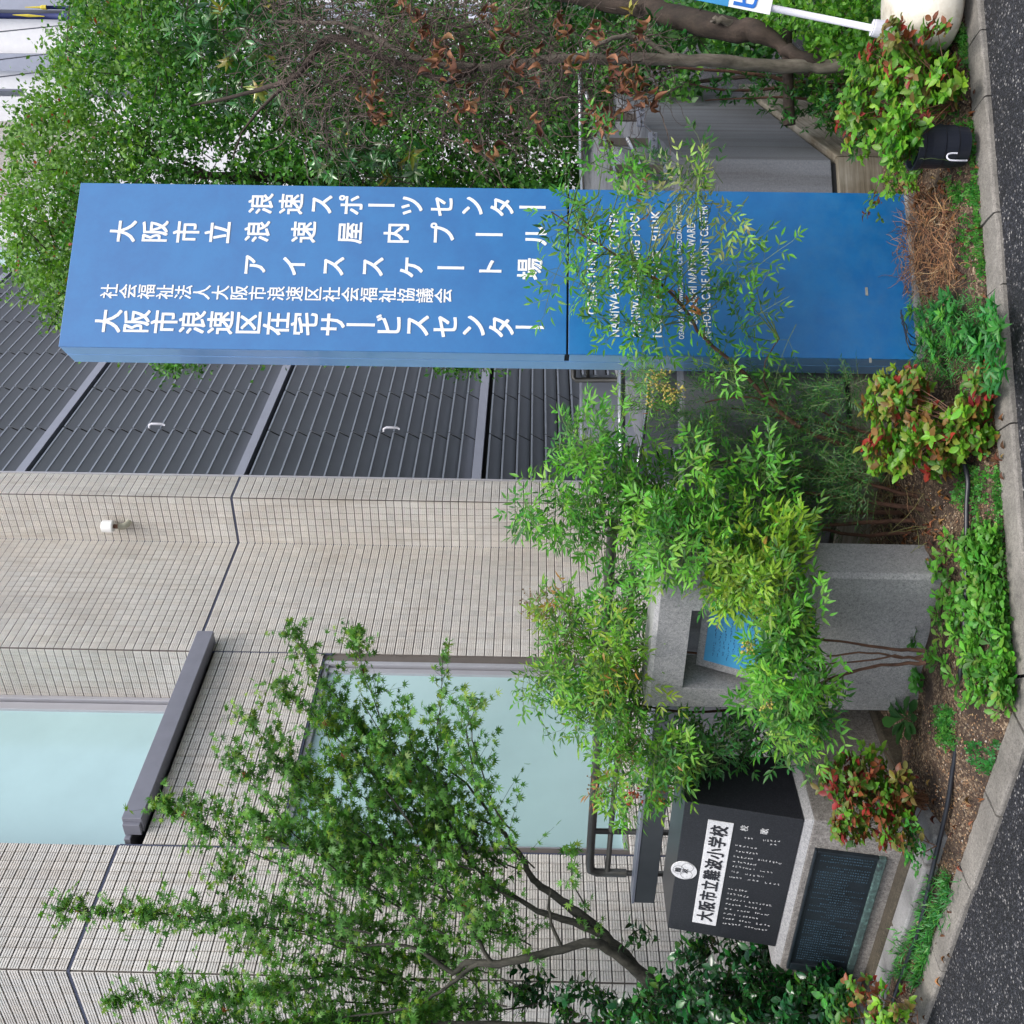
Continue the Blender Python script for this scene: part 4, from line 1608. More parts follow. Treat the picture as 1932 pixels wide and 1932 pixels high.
# 1: tall central nandina, right of the monument
nandina('nandina_shrub', 'tall bright green nandina with several bare stems right of the granite slab', at(1764, 980, 4.25),
        [[(1745, 962, 4.2, .011), (1640, 948, 4.25, .009), (1520, 930, 4.3, .007), (1400, 925, 4.3, .005), (1250, 930, 4.3, .004)],
         [(1750, 980, 4.25, .011), (1660, 985, 4.3, .010), (1560, 990, 4.32, .008), (1440, 985, 4.3, .006), (1290, 960, 4.3, .004)],
         [(1745, 1000, 4.3, .010), (1640, 1010, 4.35, .008), (1530, 1000, 4.35, .007), (1400, 1020, 4.3, .005), (1200, 1000, 4.3, .004)],
         [(1740, 940, 4.25, .009), (1640, 915, 4.3, .007), (1500, 880, 4.3, .005), (1330, 870, 4.3, .004)],
         [(1735, 970, 4.35, .012), (1600, 965, 4.4, .010), (1430, 960, 4.4, .006)]],
        [(1120, 850, 95, 75, 4.25, .22, 1.5), (1060, 960, 85, 70, 4.25, .22, 1.1), (1180, 960, 120, 85, 4.2, .28, 2.2), (1290, 900, 100, 95, 4.2, .26, 2.2), (1300, 1030, 100, 80, 4.0, .22, 2.2),
         (1400, 960, 90, 90, 4.15, .24, 1.8), (1450, 1040, 75, 65, 3.95, .16, 1.3, G_NANY), (1390, 1085, 70, 60, 3.85, .12, 1.1, G_NANY), (1085, 820, 45, 40, 4.2, .1, .35)],
        340, .040, G_NANB, 300, fl=(.15, .25))
# 2: nandina behind the monument
nandina('nandina_shrub', 'yellowish green nandina spreading behind and left of the granite slab', at(1560, 1370, 4.75),
        [[(1560, 1370, 4.75, .010), (1450, 1400, 4.7, .008), (1400, 1425, 4.65, .007), (1330, 1440, 4.6, .005)],
         [(1600, 1300, 4.8, .010), (1450, 1250, 4.75, .008), (1280, 1230, 4.7, .005), (1120, 1220, 4.65, .003)],
         [(1590, 1340, 4.85, .009), (1420, 1340, 4.8, .007), (1250, 1340, 4.7, .005), (1110, 1300, 4.65, .003)]],
        [(1110, 1230, 110, 100, 4.65, .3, 2.4, G_NAN), (1190, 1130, 90, 70, 4.5, .25, 1.3, G_NANB), (1150, 1350, 100, 75, 4.55, .3, 2.0), (1050, 1140, 60, 60, 4.7, .2, .55, G_NANY), (1030, 1280, 55, 70, 4.6, .2, .5),
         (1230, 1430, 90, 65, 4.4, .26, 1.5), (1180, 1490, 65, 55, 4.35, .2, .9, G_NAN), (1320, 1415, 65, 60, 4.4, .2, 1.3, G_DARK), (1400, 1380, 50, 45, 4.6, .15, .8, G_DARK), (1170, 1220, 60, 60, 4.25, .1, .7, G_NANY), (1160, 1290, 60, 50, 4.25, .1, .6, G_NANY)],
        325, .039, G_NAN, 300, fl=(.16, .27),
        berries=((1196, 1502, 4.2, .035, 42, RB), (1240, 1500, 4.2, .03, 26, (.38, .12, .03)), (1010, 1140, 4.6, .07, 50, BB), (1060, 1230, 4.6, .08, 60, BB), (1130, 1480, 4.3, .05, 36, BB), (1185, 1415, 4.3, .05, 30, BB)))
# 3: nandina in front of the monument
nandina('nandina_shrub', 'nandina with forked brown stems growing in front of the granite slab', at(1740, 1240, 3.9),
        [[(1745, 1228, 3.88, .008), (1700, 1226, 3.88, .007), (1620, 1216, 3.88, .005), (1540, 1205, 3.86, .004), (1440, 1190, 3.84, .003)],
         [(1742, 1238, 3.88, .007), (1700, 1240, 3.87, .005), (1640, 1232, 3.86, .004), (1560, 1238, 3.84, .003)],
         [(1745, 1250, 3.88, .008), (1680, 1254, 3.87, .006), (1620, 1262, 3.86, .006), (1560, 1285, 3.84, .005), (1480, 1310, 3.85, .003)],
         [(1738, 1246, 3.88, .006), (1690, 1238, 3.86, .004), (1600, 1250, 3.84, .003), (1510, 1260, 3.8, .003)]],
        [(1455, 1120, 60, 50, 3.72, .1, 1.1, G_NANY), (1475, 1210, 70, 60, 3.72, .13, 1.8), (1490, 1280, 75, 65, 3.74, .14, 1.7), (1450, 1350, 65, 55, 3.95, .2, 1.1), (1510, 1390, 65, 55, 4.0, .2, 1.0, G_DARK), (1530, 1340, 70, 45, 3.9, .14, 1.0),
         (1490, 1170, 55, 50, 3.72, .08, .8, G_NANB), (1390, 1085, 35, 30, 3.8, .08, .5, G_NANY)],
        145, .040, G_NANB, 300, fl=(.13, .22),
        berries=((1412, 1222, 3.7, .022, 30, YB), (1445, 1328, 3.75, .022, 24, YB), (1540, 1390, 3.9, .022, 16, YB)))
# 4: arching nandina crossing the blue sign
nandina('nandina_shrub', 'arching nandina whose sparse sprays cross the blue sign panel', at(1640, 850, 4.3),
        [[(1640, 850, 4.3, .011), (1560, 830, 4.26, .010), (1500, 800, 4.2, .009), (1440, 745, 4.14, .008), (1390, 690, 4.08, .007), (1330, 640, 4.02, .006), (1280, 570, 3.98, .006), (1225, 520, 3.96, .005), (1180, 490, 3.94, .004), (1110, 450, 3.92, .003), (1040, 400, 3.92, .002)],
         [(1500, 800, 4.2, .007), (1450, 760, 4.18, .005), (1400, 750, 4.15, .004), (1330, 760, 4.15, .003)],
         [(1510, 806, 4.2, .007), (1470, 770, 4.2, .005), (1440, 700, 4.1, .003), (1470, 640, 4.0, .0015)]],
        [(1090, 380, 70, 70, 3.95, .14, .9), (1150, 300, 75, 60, 3.95, .12, 1.1, G_NANB), (1080, 520, 55, 80, 3.92, .12, .7), (1180, 470, 90, 90, 3.92, .14, 1.0, G_NAN), (1270, 380, 75, 55, 3.88, .1, .75, G_PALE),
         (1350, 390, 60, 45, 3.88, .1, .6, G_PALE), (1290, 310, 70, 40, 3.95, .1, .45, G_DARK), (1190, 620, 80, 60, 3.95, .12, .8), (1290, 560, 60, 80, 3.95, .12, .6), (1380, 600, 60, 60, 3.98, .1, .45), (1430, 640, 60, 50, 4.0, .1, .45, G_NANB), (1350, 700, 60, 50, 4.05, .1, .5),
         (1390, 500, 50, 50, 3.95, .1, .25)],
        115, .036, G_NANB, 300, fl=(.15, .26), droop=.3,
        berries=((1240, 720, 4.0, .05, 40, YB), (1275, 745, 4.0, .04, 30, YB)))
# brown dead leaflets on its stem
dl = Leaves('lance', 'leafdry')
tn = bpy.data.objects['nandina_shrub.003']
for _ in range(26):
    k = random.random()
    p = at(1225 + 90 * k + rnd(-8, 8), 520 + 70 * k + rnd(-14, 14), 3.93)
    dl.add(p, unit(rvec() + ZU * -.6), rvec(), rnd(.03, .045), pick([(1, (.42, .2, .08)), (1, (.3, .12, .04))]))
dl.emit(tn, 26, name='dry_leaf')

# fine-leaved dark shrub
t = thing('fine_leaved_shrub', 'dark green fine-leaved shrub with yellow berry sprays left of the sign foot', 'shrub', at(1650, 860, 4.3))
stems(t, [[(1655, 850, 4.3, .009), (1560, 800, 4.3, .007), (1480, 790, 4.28, .005), (1380, 770, 4.25, .003)],
          [(1660, 880, 4.35, .009), (1580, 900, 4.35, .007), (1500, 900, 4.3, .005), (1400, 880, 4.3, .003)],
          [(1650, 820, 4.3, .006), (1590, 800, 4.3, .005), (1540, 770, 4.25, .004)]], 'barkr')
L, T = Leaves('narrow'), Geo()
for p, c, b in blob_points([(1240, 740, 60, 50, 4.2, .15, 1.1, (8, G_NAN)), (1560, 830, 90, 75, 4.25, .2, 2.2, (6, G_FINE)), (1480, 760, 85, 50, 4.25, .14, 1.6, (6, G_FINE)), (1450, 870, 100, 65, 4.3, .18, 1.8, (6, G_FINE)), (1620, 900, 50, 60, 4.1, .14, .9, (5, G_DARK)), (1590, 740, 60, 40, 4.1, .12, .8, (5, G_FINE)), (1330, 800, 60, 60, 4.3, .15, 1.3, (6, G_FINE)), (1550, 940, 90, 60, 4.4, .2, 1.6, (6, G_FINE)), (1400, 720, 90, 35, 4.2, .1, .9, (6, G_FINE))], 1250):
    d = unit((p - np.array(c)) * 2 + ZU * rnd(.1, .6) + .6 * rvec())
    pal = b[7][1]
    n = camn()
    sd = unit(np.cross(d, n))
    l_ = rnd(.05, .11)
    T.tube([p, p + d * l_], [.0012, .0006], 3, cap=False)
    for k in range(9):
        q = k / 8
        s_ = -1 if k % 2 else 1
        L.add(p + d * l_ * q, unit(d * .7 + sd * s_ * (1 - .6 * q) + .2 * rvec()), unit(n + .4 * rvec()), rnd(.018, .032), pick(pal))
L.emit(t, 150)
T.build('twigs', MAT['stemg'], t, kind='stuff')
g = Geo()
for (x, y, rr, n_) in ((1235, 715, .05, 30), (1262, 745, .035, 30), (1225, 755, .03, 14)):
    for _ in range(n_):
        o = at(x, y, 4.02) + rr * rvec() * rnd(.2, 1)
        r_ = rnd(.003, .0046)
        g.lathe(o, [(0, -r_), (r_ * .8, -r_ * .6), (r_, 0), (r_ * .8, r_ * .6), (0, r_)], 6, c=tuple(c_ * rnd(.8, 1.2) for c_ in YB))
g.build('berry_cluster', MAT['berry'], t, kind='stuff')


# ---- dwarf nandina cushions with broad leaves
def dwarf(label, blobs, nsh, ls, pal, nparts, base, seed_dir=None, kind='dwarf_nandina', cat='shrub', stalks=14, tmpl='oval', grp='dwarf nandina cushions along the kerb', mat='leaf'):
    t = thing(kind, label, cat, base, grp)
    L, T = Leaves(tmpl, mat), Geo()
    base = np.array(base)
    for p, c, b in blob_points(blobs, nsh):
        out = unit(p - np.array(c) + ZU * .05)
        d = unit(out + ZU * rnd(.2, .9) + A(0, -.25, 0) + .35 * rvec())
        shoot_red = random.random()
        pl = b[7] if len(b) > 7 else pal
        col = pick(pl)
        k = random.randint(4, 7)
        a0 = rnd(0, 6.28)
        u_ = unit(np.cross(d, ZU + .1 * rvec())); v_ = np.cross(d, u_)
        for i in range(k):
            a = a0 + i * 2.4
            side = u_ * math.cos(a) + v_ * math.sin(a)
            ld = unit(side * rnd(.8, 1.2) + d * rnd(.05, .7))
            n = unit(d + .3 * rvec() - side * .3)
            cc = [x * rnd(.8, 1.2) for x in col] if random.random() < .72 else pick(pl)
            L.add(p + d * i * .004, ld, n, ls * rnd(.65, 1.2), cc)
        if random.random() < .16:
            T.tube([base + .04 * rvec() * A(1, 1, 0), (base + p) / 2 + .02 * rvec(), p], [.0022, .0016, .001], 4, cap=False)
    L.emit(t, nparts)
    if T.v:
        T.build('stalks', MAT['stemr'], t, kind='stuff')
    return t


dwarf('large dwarf nandina cushion of lime and red leaves beside the white water tank', [(1660, 190, 75, 70, 4.2, .2, 2.2), (1740, 150, 75, 70, 4.05, .16, 2.4), (1690, 110, 60, 50, 4.15, .16, 1.0, G_DWARFR), (1640, 250, 60, 50, 4.25, .16, 1.0), (1715, 250, 55, 50, 3.86, .08, 1.1), (1700, 290, 35, 30, 3.85, .05, .35), (1790, 150, 40, 45, 3.9, .1, .8), (1700, 70, 30, 35, 3.95, .08, .5, G_DWARFR), (1770, 60, 40, 18, 3.85, .06, .2, G_DWARFR)],
      430, .038, G_DWARF, 300, gz(1800, 190, .08))
dwarf('round dwarf nandina cushion with olive and red leaves left of the sign foot', [(1700, 760, 70, 55, 3.98, .16, 1.8), (1760, 830, 75, 65, 3.86, .14, 2.4), (1840, 800, 55, 60, 3.74, .1, 1.5), (1690, 850, 65, 50, 3.95, .14, 1.2), (1710, 710, 45, 30, 3.95, .08, .5), (1860, 740, 35, 50, 3.7, .07, .6, G_DWARFR), (1725, 740, 40, 30, 3.85, .06, .4, G_DWARFR)],
      400, .038, [(4, (.14, .26, .03)), (3, (.2, .24, .04)), (2, (.06, .14, .02)), (2, (.2, .11, .035)), (1, (.33, .04, .03))], 300, gz(1830, 800, .08))
dwarf('red-tinged dwarf nandina cushion leaning on the right corner of the granite pedestal', [(1600, 1480, 55, 50, 4.12, .14, 1.2), (1660, 1500, 70, 60, 4.05, .13, 2.0), (1610, 1550, 50, 40, 4.02, .08, 1.3, G_DWARFR), (1700, 1570, 45, 40, 3.98, .08, .9), (1640, 1440, 50, 35, 4.15, .1, .7, G_DWARF), (1700, 1500, 40, 50, 3.98, .08, .8)],
      290, .036, G_DWARFR, 280, gz(1745, 1510, .08))
dwarf('small dwarf nandina with red tips at the far end of the granite pedestal', [(1620, 1880, 45, 40, 4.35, .12, 1, G_DWARFR), (1690, 1915, 45, 50, 4.2, .1, 1.2, G_DWARF), (1590, 1900, 40, 40, 4.4, .1, .6, G_DARK), (1640, 1935, 60, 40, 4.3, .1, .8, G_DWARFR)],
      100, .036, G_DWARF, 160, gz(1730, 1925, .08))
dwarf('thin straggling dwarf nandina with rusty leaves at the front foot of the sign', [(1650, 395, 25, 30, 4.2, .06, .6, G_DWARFR), (1690, 350, 40, 30, 4.15, .08, 1, G_DWARF), (1725, 330, 25, 35, 4.05, .06, .7, G_DWARF), (1665, 420, 20, 20, 4.2, .05, .4, G_DWARFR)],
      30, .032, G_DWARF, 90, gz(1745, 370, .08))
dwarf('low weedy sprigs beside the right corner of the granite pedestal', [(1730, 1590, 30, 45, 3.95, .05, 1, G_WEEDD), (1745, 1620, 25, 30, 3.95, .05, .6, G_WEEDD)], 26, .026, G_WEEDD, 60, gz(1760, 1600, .08), kind='weed_clump', cat='weed', grp='weeds in the bed', tmpl='small')

# ---- hedge at the far right, small rounded leaves
t = thing('hedge', 'light green small-leaved hedge behind the leaning trunk and white banner pole', 'hedge', gz(1700, 60, .05))
L = Leaves('oval')
for p, c, b in blob_points([(1500, 20, 100, 70, 5.0, .35, 2), (1590, 60, 80, 70, 4.8, .35, 2), (1640, 110, 55, 50, 4.6, .2, .9), (1660, 30, 60, 70, 4.65, .2, 1.2), (1600, -40, 140, 70, 4.9, .4, 1.6), (1560, 165, 60, 45, 4.95, .2, .5), (1700, 10, 50, 40, 4.4, .15, .8)], 1500):
    d = unit(p - np.array(c) + ZU * .2 + A(0, -.3, 0) + .5 * rvec())
    for k in range(3):
        L.add(p + .012 * rvec(), unit(d + .9 * rvec()), unit(camn() + .3 * rvec()), rnd(.024, .036), pick([(4, (.09, .22, .03)), (4, (.15, .31, .04)), (2, (.04, .11, .02)), (.6, (.22, .3, .05))]))
L.emit(t, 160)
stems(t, [[(1690, 60, 4.9, .012), (1600, 50, 5.0, .01), (1500, 30, 5.1, .006)], [(1690, 100, 4.9, .012), (1620, 110, 5.0, .009), (1560, 150, 5.0, .005)]], 'barkd')

# ---- camellia-like shrub at lower left of the scene
t = thing('camellia_shrub', 'glossy dark green camellia shrub growing below the maple beside the stele', 'shrub', gz(1700, 1900, .05))
stems(t, [[(1640, 1900, 4.9, .02), (1540, 1900, 5.0, .014), (1400, 1880, 5.1, .010), (1280, 1850, 5.1, .006)], [(1650, 1940, 5.0, .02), (1500, 1960, 5.1, .015), (1300, 1940, 5.2, .008)]], 'barkd')
L, T = Leaves('oval', 'leafgloss'), Geo()
for p, c, b in blob_points([(1330, 1870, 80, 60, 5.1, .3, 1.6), (1440, 1890, 80, 70, 5.0, .3, 2.2), (1540, 1910, 70, 60, 4.9, .25, 1.6), (1250, 1900, 60, 60, 5.2, .3, 1.2), (1420, 1800, 55, 35, 5.1, .12, .5), (1300, 1790, 50, 30, 5.2, .12, .45), (1230, 1770, 45, 25, 5.2, .1, .3), (1500, 1840, 60, 40, 4.9, .15, .8), (1180, 1930, 60, 50, 5.3, .25, 1), (1570, 1840, 45, 45, 4.8, .12, .5), (1010, 1860, 50, 40, 5.6, .2, .5), (1100, 1900, 60, 50, 5.5, .2, .9), (1480, 1930, 120, 80, 4.8, .3, 2), (1350, 1940, 120, 80, 4.9, .3, 1.6), (1560, 1880, 50, 50, 4.7, .15, .8)], 560):
    d = unit((p - np.array(c)) * 1.5 + ZU * rnd(.3, .9) + .5 * rvec())
    a0 = rnd(0, 6)
    u_ = unit(np.cross(d, rvec())); v_ = np.cross(d, u_)
    T.tube([p - d * .05, p + d * .07], [.002, .001], 3, cap=False)
    col = pick(G_CAM)
    for i in range(8):
        a = a0 + i * 2.4
        side = u_ * math.cos(a) + v_ * math.sin(a)
        L.add(p + d * (i * .013 - .04), unit(side + d * .5), unit(d - .3 * side + .2 * rvec()), rnd(.042, .062), [x * rnd(.7, 1.4) for x in col])
L.emit(t, 280)
T.build('twigs', MAT['barkd'], t, kind='stuff')

# ---- maple
t = thing('maple_tree', 'green Japanese maple with a forked leaning trunk in front of the tiled wall', 'tree', gz(1700, 2050, .05))
MD = 5.75
tr = [[(1560, 2080, 5.6, .055), (1420, 1990, 5.6, .050), (1300, 1915, 5.6, .045), (1240, 1868, 5.6, .040), (1180, 1805, 5.62, .034), (1140, 1765, 5.64, .030), (1090, 1722, 5.66, .026), (1060, 1700, 5.68, .022), (1020, 1672, 5.7, .020), (1000, 1650, 5.7, .016), (985, 1620, 5.7, .014), (960, 1585, 5.72, .012), (930, 1545, 5.75, .009), (880, 1480, 5.8, .006), (820, 1440, 5.8, .004)],
      [(1215, 1842, 5.6, .028), (1160, 1800, 5.55, .026), (1120, 1778, 5.5, .024), (1060, 1790, 5.45, .022), (1000, 1808, 5.4, .022), (940, 1818, 5.4, .020), (880, 1818, 5.4, .017), (855, 1835, 5.4, .014), (800, 1800, 5.4, .010), (740, 1780, 5.4, .007), (640, 1790, 5.45, .004)],
      [(1130, 1762, 5.62, .020), (1080, 1740, 5.6, .018), (1030, 1725, 5.6, .016), (980, 1700, 5.6, .013), (900, 1640, 5.6, .010), (850, 1560, 5.6, .007), (800, 1500, 5.65, .005), (740, 1420, 5.65, .0035), (680, 1320, 5.65, .002)],
      [(930, 1818, 5.4, .012), (905, 1780, 5.38, .010), (880, 1740, 5.36, .008), (870, 1700, 5.36, .006)],
      [(1060, 1790, 5.45, .010), (1040, 1740, 5.43, .008), (1035, 1700, 5.42, .006), (1040, 1680, 5.42, .003)],
      [(900, 1818, 5.4, .013), (860, 1850, 5.38, .010), (830, 1870, 5.36, .008), (780, 1900, 5.36, .006), (640, 1920, 5.4, .004)],
      [(1300, 1915, 5.6, .035), (1200, 1935, 5.5, .03), (1050, 1940, 5.4, .026), (930, 1935, 5.35, .02), (800, 1932, 5.3, .014)]]
for s_ in tr:
    stems(t, [s_], 'barkm', name='branch' if s_ is not tr[0] else 'trunk', sub=3, amp=.006, n=9)
shoots = [((960, 1760), (640, 1600), 1.3), ((980, 1700), (700, 1480), 1.3), ((900, 1780), (560, 1720), 1.3), ((980, 1860), (700, 1800), 1.4), ((1010, 1900), (760, 1920), 1.4), ((860, 1700), (620, 1430), 1.2), ((780, 1620), (540, 1400), 1.2),
          ((1000, 1780), (860, 1690), 1.2), ((940, 1560), (740, 1450), 1.1), ((740, 1860), (480, 1880), 1.2), ((880, 1900), (560, 1930), 1.3), ((820, 1940), (430, 1950), 1.2), ((960, 1640), (800, 1560), 1.2),
          ((960, 1700), (520, 1290), 1.3), ((900, 1640), (300, 1510), 1.2), ((860, 1560), (540, 1185), 1.2), ((820, 1500), (660, 1165), 1.1), ((800, 1740), (430, 1420), 1.2), ((850, 1600), (840, 1225), .8),
          ((760, 1900), (205, 1890), 1.2), ((740, 1790), (110, 1712), 1.25), ((700, 1800), (250, 1725), .9), ((640, 1700), (290, 1520), 1.1), ((900, 1500), (900, 1330), .4), ((950, 1560), (885, 1320), .45),
          ((760, 1650), (450, 1340), 1.2), ((880, 1700), (560, 1450), 1.2), ((700, 1760), (400, 1640), 1.1), ((820, 1850), (450, 1790), 1.2), ((900, 1930), (350, 1930), 1.2), ((600, 1860), (300, 1850), 1.0),
          ((940, 1640), (700, 1400), 1.1), ((900, 1580), (650, 1350), 1.0), ((980, 1580), (820, 1350), .7), ((700, 1640), (480, 1580), 1.0), ((860, 1780), (620, 1600), 1.1), ((780, 1560), (600, 1330), 1.0), ((840, 1880), (640, 1760), 1.1), ((930, 1900), (800, 1780), 1.0), ((1000, 1640), (880, 1530), .8), ((1010, 1640), (945, 1590), .35), ((900, 2050), (400, 1990), 1.2), ((1000, 2100), (500, 2090), 1.2), ((960, 1900), (700, 1860), 1.3), ((880, 1950), (600, 1960), 1.2), ((800, 1700), (620, 1560), 1.1), ((720, 1720), (560, 1500), 1.1), ((850, 1480), (760, 1330), .8), ((1110, 1720), (1090, 1600), .25), ((1150, 1790), (1115, 1735), .3), ((960, 1740), (850, 1620), .9)]
L, T = Leaves('maple'), Geo()
for (a, b, dens) in shoots:
    Da, Db = rnd(5.3, 5.8), rnd(5.1, 5.9)
    bend = rnd(-30, 30)
    pts = []
    for k in range(9):
        q = k / 8
        x = a[0] + (b[0] - a[0]) * q - 18 * math.sin(q * 3.14)
        y = a[1] + (b[1] - a[1]) * q + bend * math.sin(q * 3.14)
        pts.append(at(x, y, Da + (Db - Da) * q) + .012 * rvec())
    T.tube(pts, taper(.0055, .0012, 9), 4, cap=False)
    Lg = sum(np.linalg.norm(pts[i + 1] - pts[i]) for i in range(8))
    nside = int(Lg * 60 * dens)
    for i in range(nside):
        q = random.random() ** .85 * 7.99
        i0 = int(q); p = pts[i0] + (pts[i0 + 1] - pts[i0]) * (q - i0)
        dm = unit(pts[i0 + 1] - pts[i0])
        d = unit(dm * rnd(.3, 1) + .8 * rvec() + ZU * -.1)
        l_ = rnd(.06, .26) * (1.15 - .07 * q)
        T.tube([p, p + d * l_ * .5 + .006 * rvec(), p + d * l_], [.0014, .001, .0006], 3, cap=False)
        nl = random.randint(4, 8)
        tip = q > 5.6
        for k in range(nl):
            f_ = (k + 1) / nl
            col = pick([(3, (.09, .19, .035)), (2, (.19, .25, .04)), (1, (.07, .17, .04)), (.05, (.3, .09, .03))]) if (tip and random.random() < .6) else pick(G_MAPLE)
            ld = unit(d * .5 + .8 * rvec() - ZU * .55)
            n = unit(ZU * rnd(.2, 1) + A(rnd(-.4, .4), rnd(-1, -.1), 0) + .35 * rvec())
            L.add(p + d * l_ * f_ + .02 * rvec(), ld, n, rnd(.025, .040), col)
for p, c, b in blob_points([(700, 2080, 300, 160, 5.6, .9, 2), (1000, 2150, 200, 150, 5.4, .8, 1.2), (500, 2250, 250, 200, 5.5, .9, 1.4)], 700):  # unseen leaf clusters beyond the frame, added to shade the lower wall
    for k in range(9):
        L.add(p + .07 * rvec(), unit(rvec() - ZU * .4), unit(ZU + .7 * rvec()), rnd(.026, .044), pick(G_MAPLE))
L.emit(t, 300)
T.build('twigs', MAT['barkm'], t, kind='stuff')


# ---- trees on the right
def inpoly(x, y, poly):
    c = False
    j = len(poly) - 1
    for i in range(len(poly)):
        if (poly[i][1] > y) != (poly[j][1] > y) and x < (poly[j][0] - poly[i][0]) * (y - poly[i][1]) / (poly[j][1] - poly[i][1]) + poly[i][0]:
            c = not c
        j = i
    return c


t = thing('evergreen_tree', 'big dense evergreen tree with small leaves behind the blue sign', 'tree', A(2.6, 7.6, .0))
P_OUT = [(150, -60), (120, 60), (90, 180), (45, 230), (15, 310), (12, 450), (40, 540), (110, 600), (250, 640), (320, 700), (420, 650), (800, 640), (880, 705), (960, 660), (1090, 640), (1120, 480), (1110, 300), (1090, 60), (1000, -60)]
holes = [(410, 300, 55, 45), (500, 250, 40, 30), (640, 30, 90, 50), (860, 20, 90, 26), (560, 80, 30, 30), (1000, 300, 40, 18)]
L, T = Leaves('small'), Geo()
ncl = 0
while ncl < 3300:
    x, y = rnd(-20, 1120), rnd(-60, 700)
    if not inpoly(x, y, P_OUT):
        continue
    if any(((x - hx) / rx) ** 2 + ((y - hy) / ry) ** 2 < 1 for hx, hy, rx, ry in holes) and random.random() < .93:
        continue
    ncl += 1
    edge = x < 230
    D = rnd(7.2, 9.4) if y > 330 or edge else rnd(6.8, 9.0)
    c = at(x, y, D)
    axis = unit(rvec() + ZU * .5 + A(0, -.3, 0))
    if random.random() < .22:
        T.tube([c - axis * .22, c, c + axis * .16], [.005, .003, .001], 3, cap=False)
    pal = G_TREE_LIT if (x < 130 or (random.random() < .5 and x < 280)) else G_TREE  # top of the crown gets paler leaves: light from above put into their colour
    shade = rnd(.8, 1.2)
    m_ = random.randint(40, 60)
    for k in range(m_):
        q = c + axis * rnd(-.2, .2) + rvec() * abs(random.gauss(0, .065))
        col = pick(pal)
        L.add(q, unit(axis * .6 + rvec()), unit(camn() + .5 * rvec()), rnd(.030, .050), [v_ * shade for v_ in col])
L.emit(t, 200)
T.build('twigs', MAT['barkd'], t, kind='stuff')
stems(t, [[(1500, 430, 8.0, .09), (1200, 420, 8.0, .08), (900, 400, 8.1, .06), (600, 340, 8.1, .045), (380, 330, 8.1, .03), (250, 300, 8.2, .015)],
          [(900, 400, 8.1, .04), (700, 450, 8.0, .03), (450, 480, 8.0, .02), (200, 500, 8.0, .01)],
          [(400, 330, 8.0, .018), (330, 300, 8.0, .014), (200, 250, 8.0, .008)]], 'barkd', name='trunk')

t = thing('leaning_tree', 'dark leaning tree with long leathery leaves and a grey forked trunk', 'tree', gz(1640, 125, .05))
stems(t, [[(1640, 122, 4.75, .030), (1560, 124, 4.75, .028), (1500, 125, 4.75, .028), (1400, 120, 4.72, .027), (1300, 113, 4.7, .026), (1200, 112, 4.7, .023), (1080, 110, 4.7, .020), (1000, 118, 4.72, .018), (900, 125, 4.75, .016), (800, 115, 4.75, .014), (715, 75, 4.8, .012), (640, 45, 4.85, .009), (520, 40, 4.9, .006)],
          [(1400, 55, 4.85, .020), (1360, 38, 4.8, .016), (1345, 38, 4.8, .014)],
          [(1270, 112, 4.7, .012), (1215, 75, 4.68, .011), (1170, 70, 4.66, .010), (1120, 90, 4.66, .008)],
          ], 'bark', name='trunk', sub=4, amp=.006, n=10)
stems(t, [[(900, 125, 4.75, .016), (850, 150, 4.7, .014), (780, 130, 4.75, .013), (700, 100, 4.8, .013), (620, 70, 4.85, .016), (560, 140, 4.9, .015), (480, 170, 5.0, .010), (360, 200, 5.1, .005)],
          [(560, 140, 4.9, .010), (470, 230, 5.0, .006), (440, 300, 5.0, .003)]], 'barkd', name='branch', sub=4, amp=.006, n=10)
stems(t, [[(1560, 122, 4.75, .024), (1510, 108, 4.75, .026), (1470, 85, 4.78, .03), (1430, 62, 4.8, .045), (1380, 55, 4.85, .056), (1300, 40, 4.95, .056), (1200, 10, 5.1, .055), (1080, -15, 5.2, .055), (900, -40, 5.3, .05)]], 'barkd', name='trunk', sub=4, amp=.008, n=12)
L = Leaves('narrow', 'leafgloss')
L2 = Leaves('lance', 'leafgloss')
T = Geo()
def rosette(L, p, d, n_, s0, s1_, pal, spread=1.0):
    u_ = unit(np.cross(d, rvec())); v_ = np.cross(d, u_)
    a0 = rnd(0, 6)
    col = pick(pal)
    for i in range(n_):
        a = a0 + i * 2.4
        side = u_ * math.cos(a) + v_ * math.sin(a)
        L.add(p + d * i * .004, unit(side * spread + d * rnd(.2, 1.0)), unit(d - side * .4 + .2 * rvec()), rnd(s0, s1_), [x * rnd(.75, 1.3) for x in col])
for p, c, b in blob_points([(560, 60, 130, 70, 5.3, .4, 2), (480, 160, 110, 60, 5.3, .3, 1.2), (680, 300, 120, 60, 5.2, .3, 1.8), (620, 200, 60, 50, 5.2, .2, .6), (760, 380, 120, 40, 5.4, .2, .8), (400, 60, 90, 60, 5.5, .3, 1.0), (1100, 20, 130, 50, 5.2, .2, .8), (1250, 60, 100, 40, 5.0, .15, .6), (1000, 180, 70, 60, 5.3, .2, .4)], 330):
    d = unit(rvec() + ZU * .6)
    T.tube([p - d * .10 + .03 * rvec(), p], [.003, .0018], 3, cap=False)
    rosette(L2, p, d, random.randint(7, 11), .045, .078, [(5, (.03, .09, .03)), (3, (.055, .14, .04)), (1.2, (.09, .15, .07)), (.3, (.3, .28, .05))])
L2.emit(t, 240)
T.build('twigs', MAT['barkd'], t, kind='stuff')

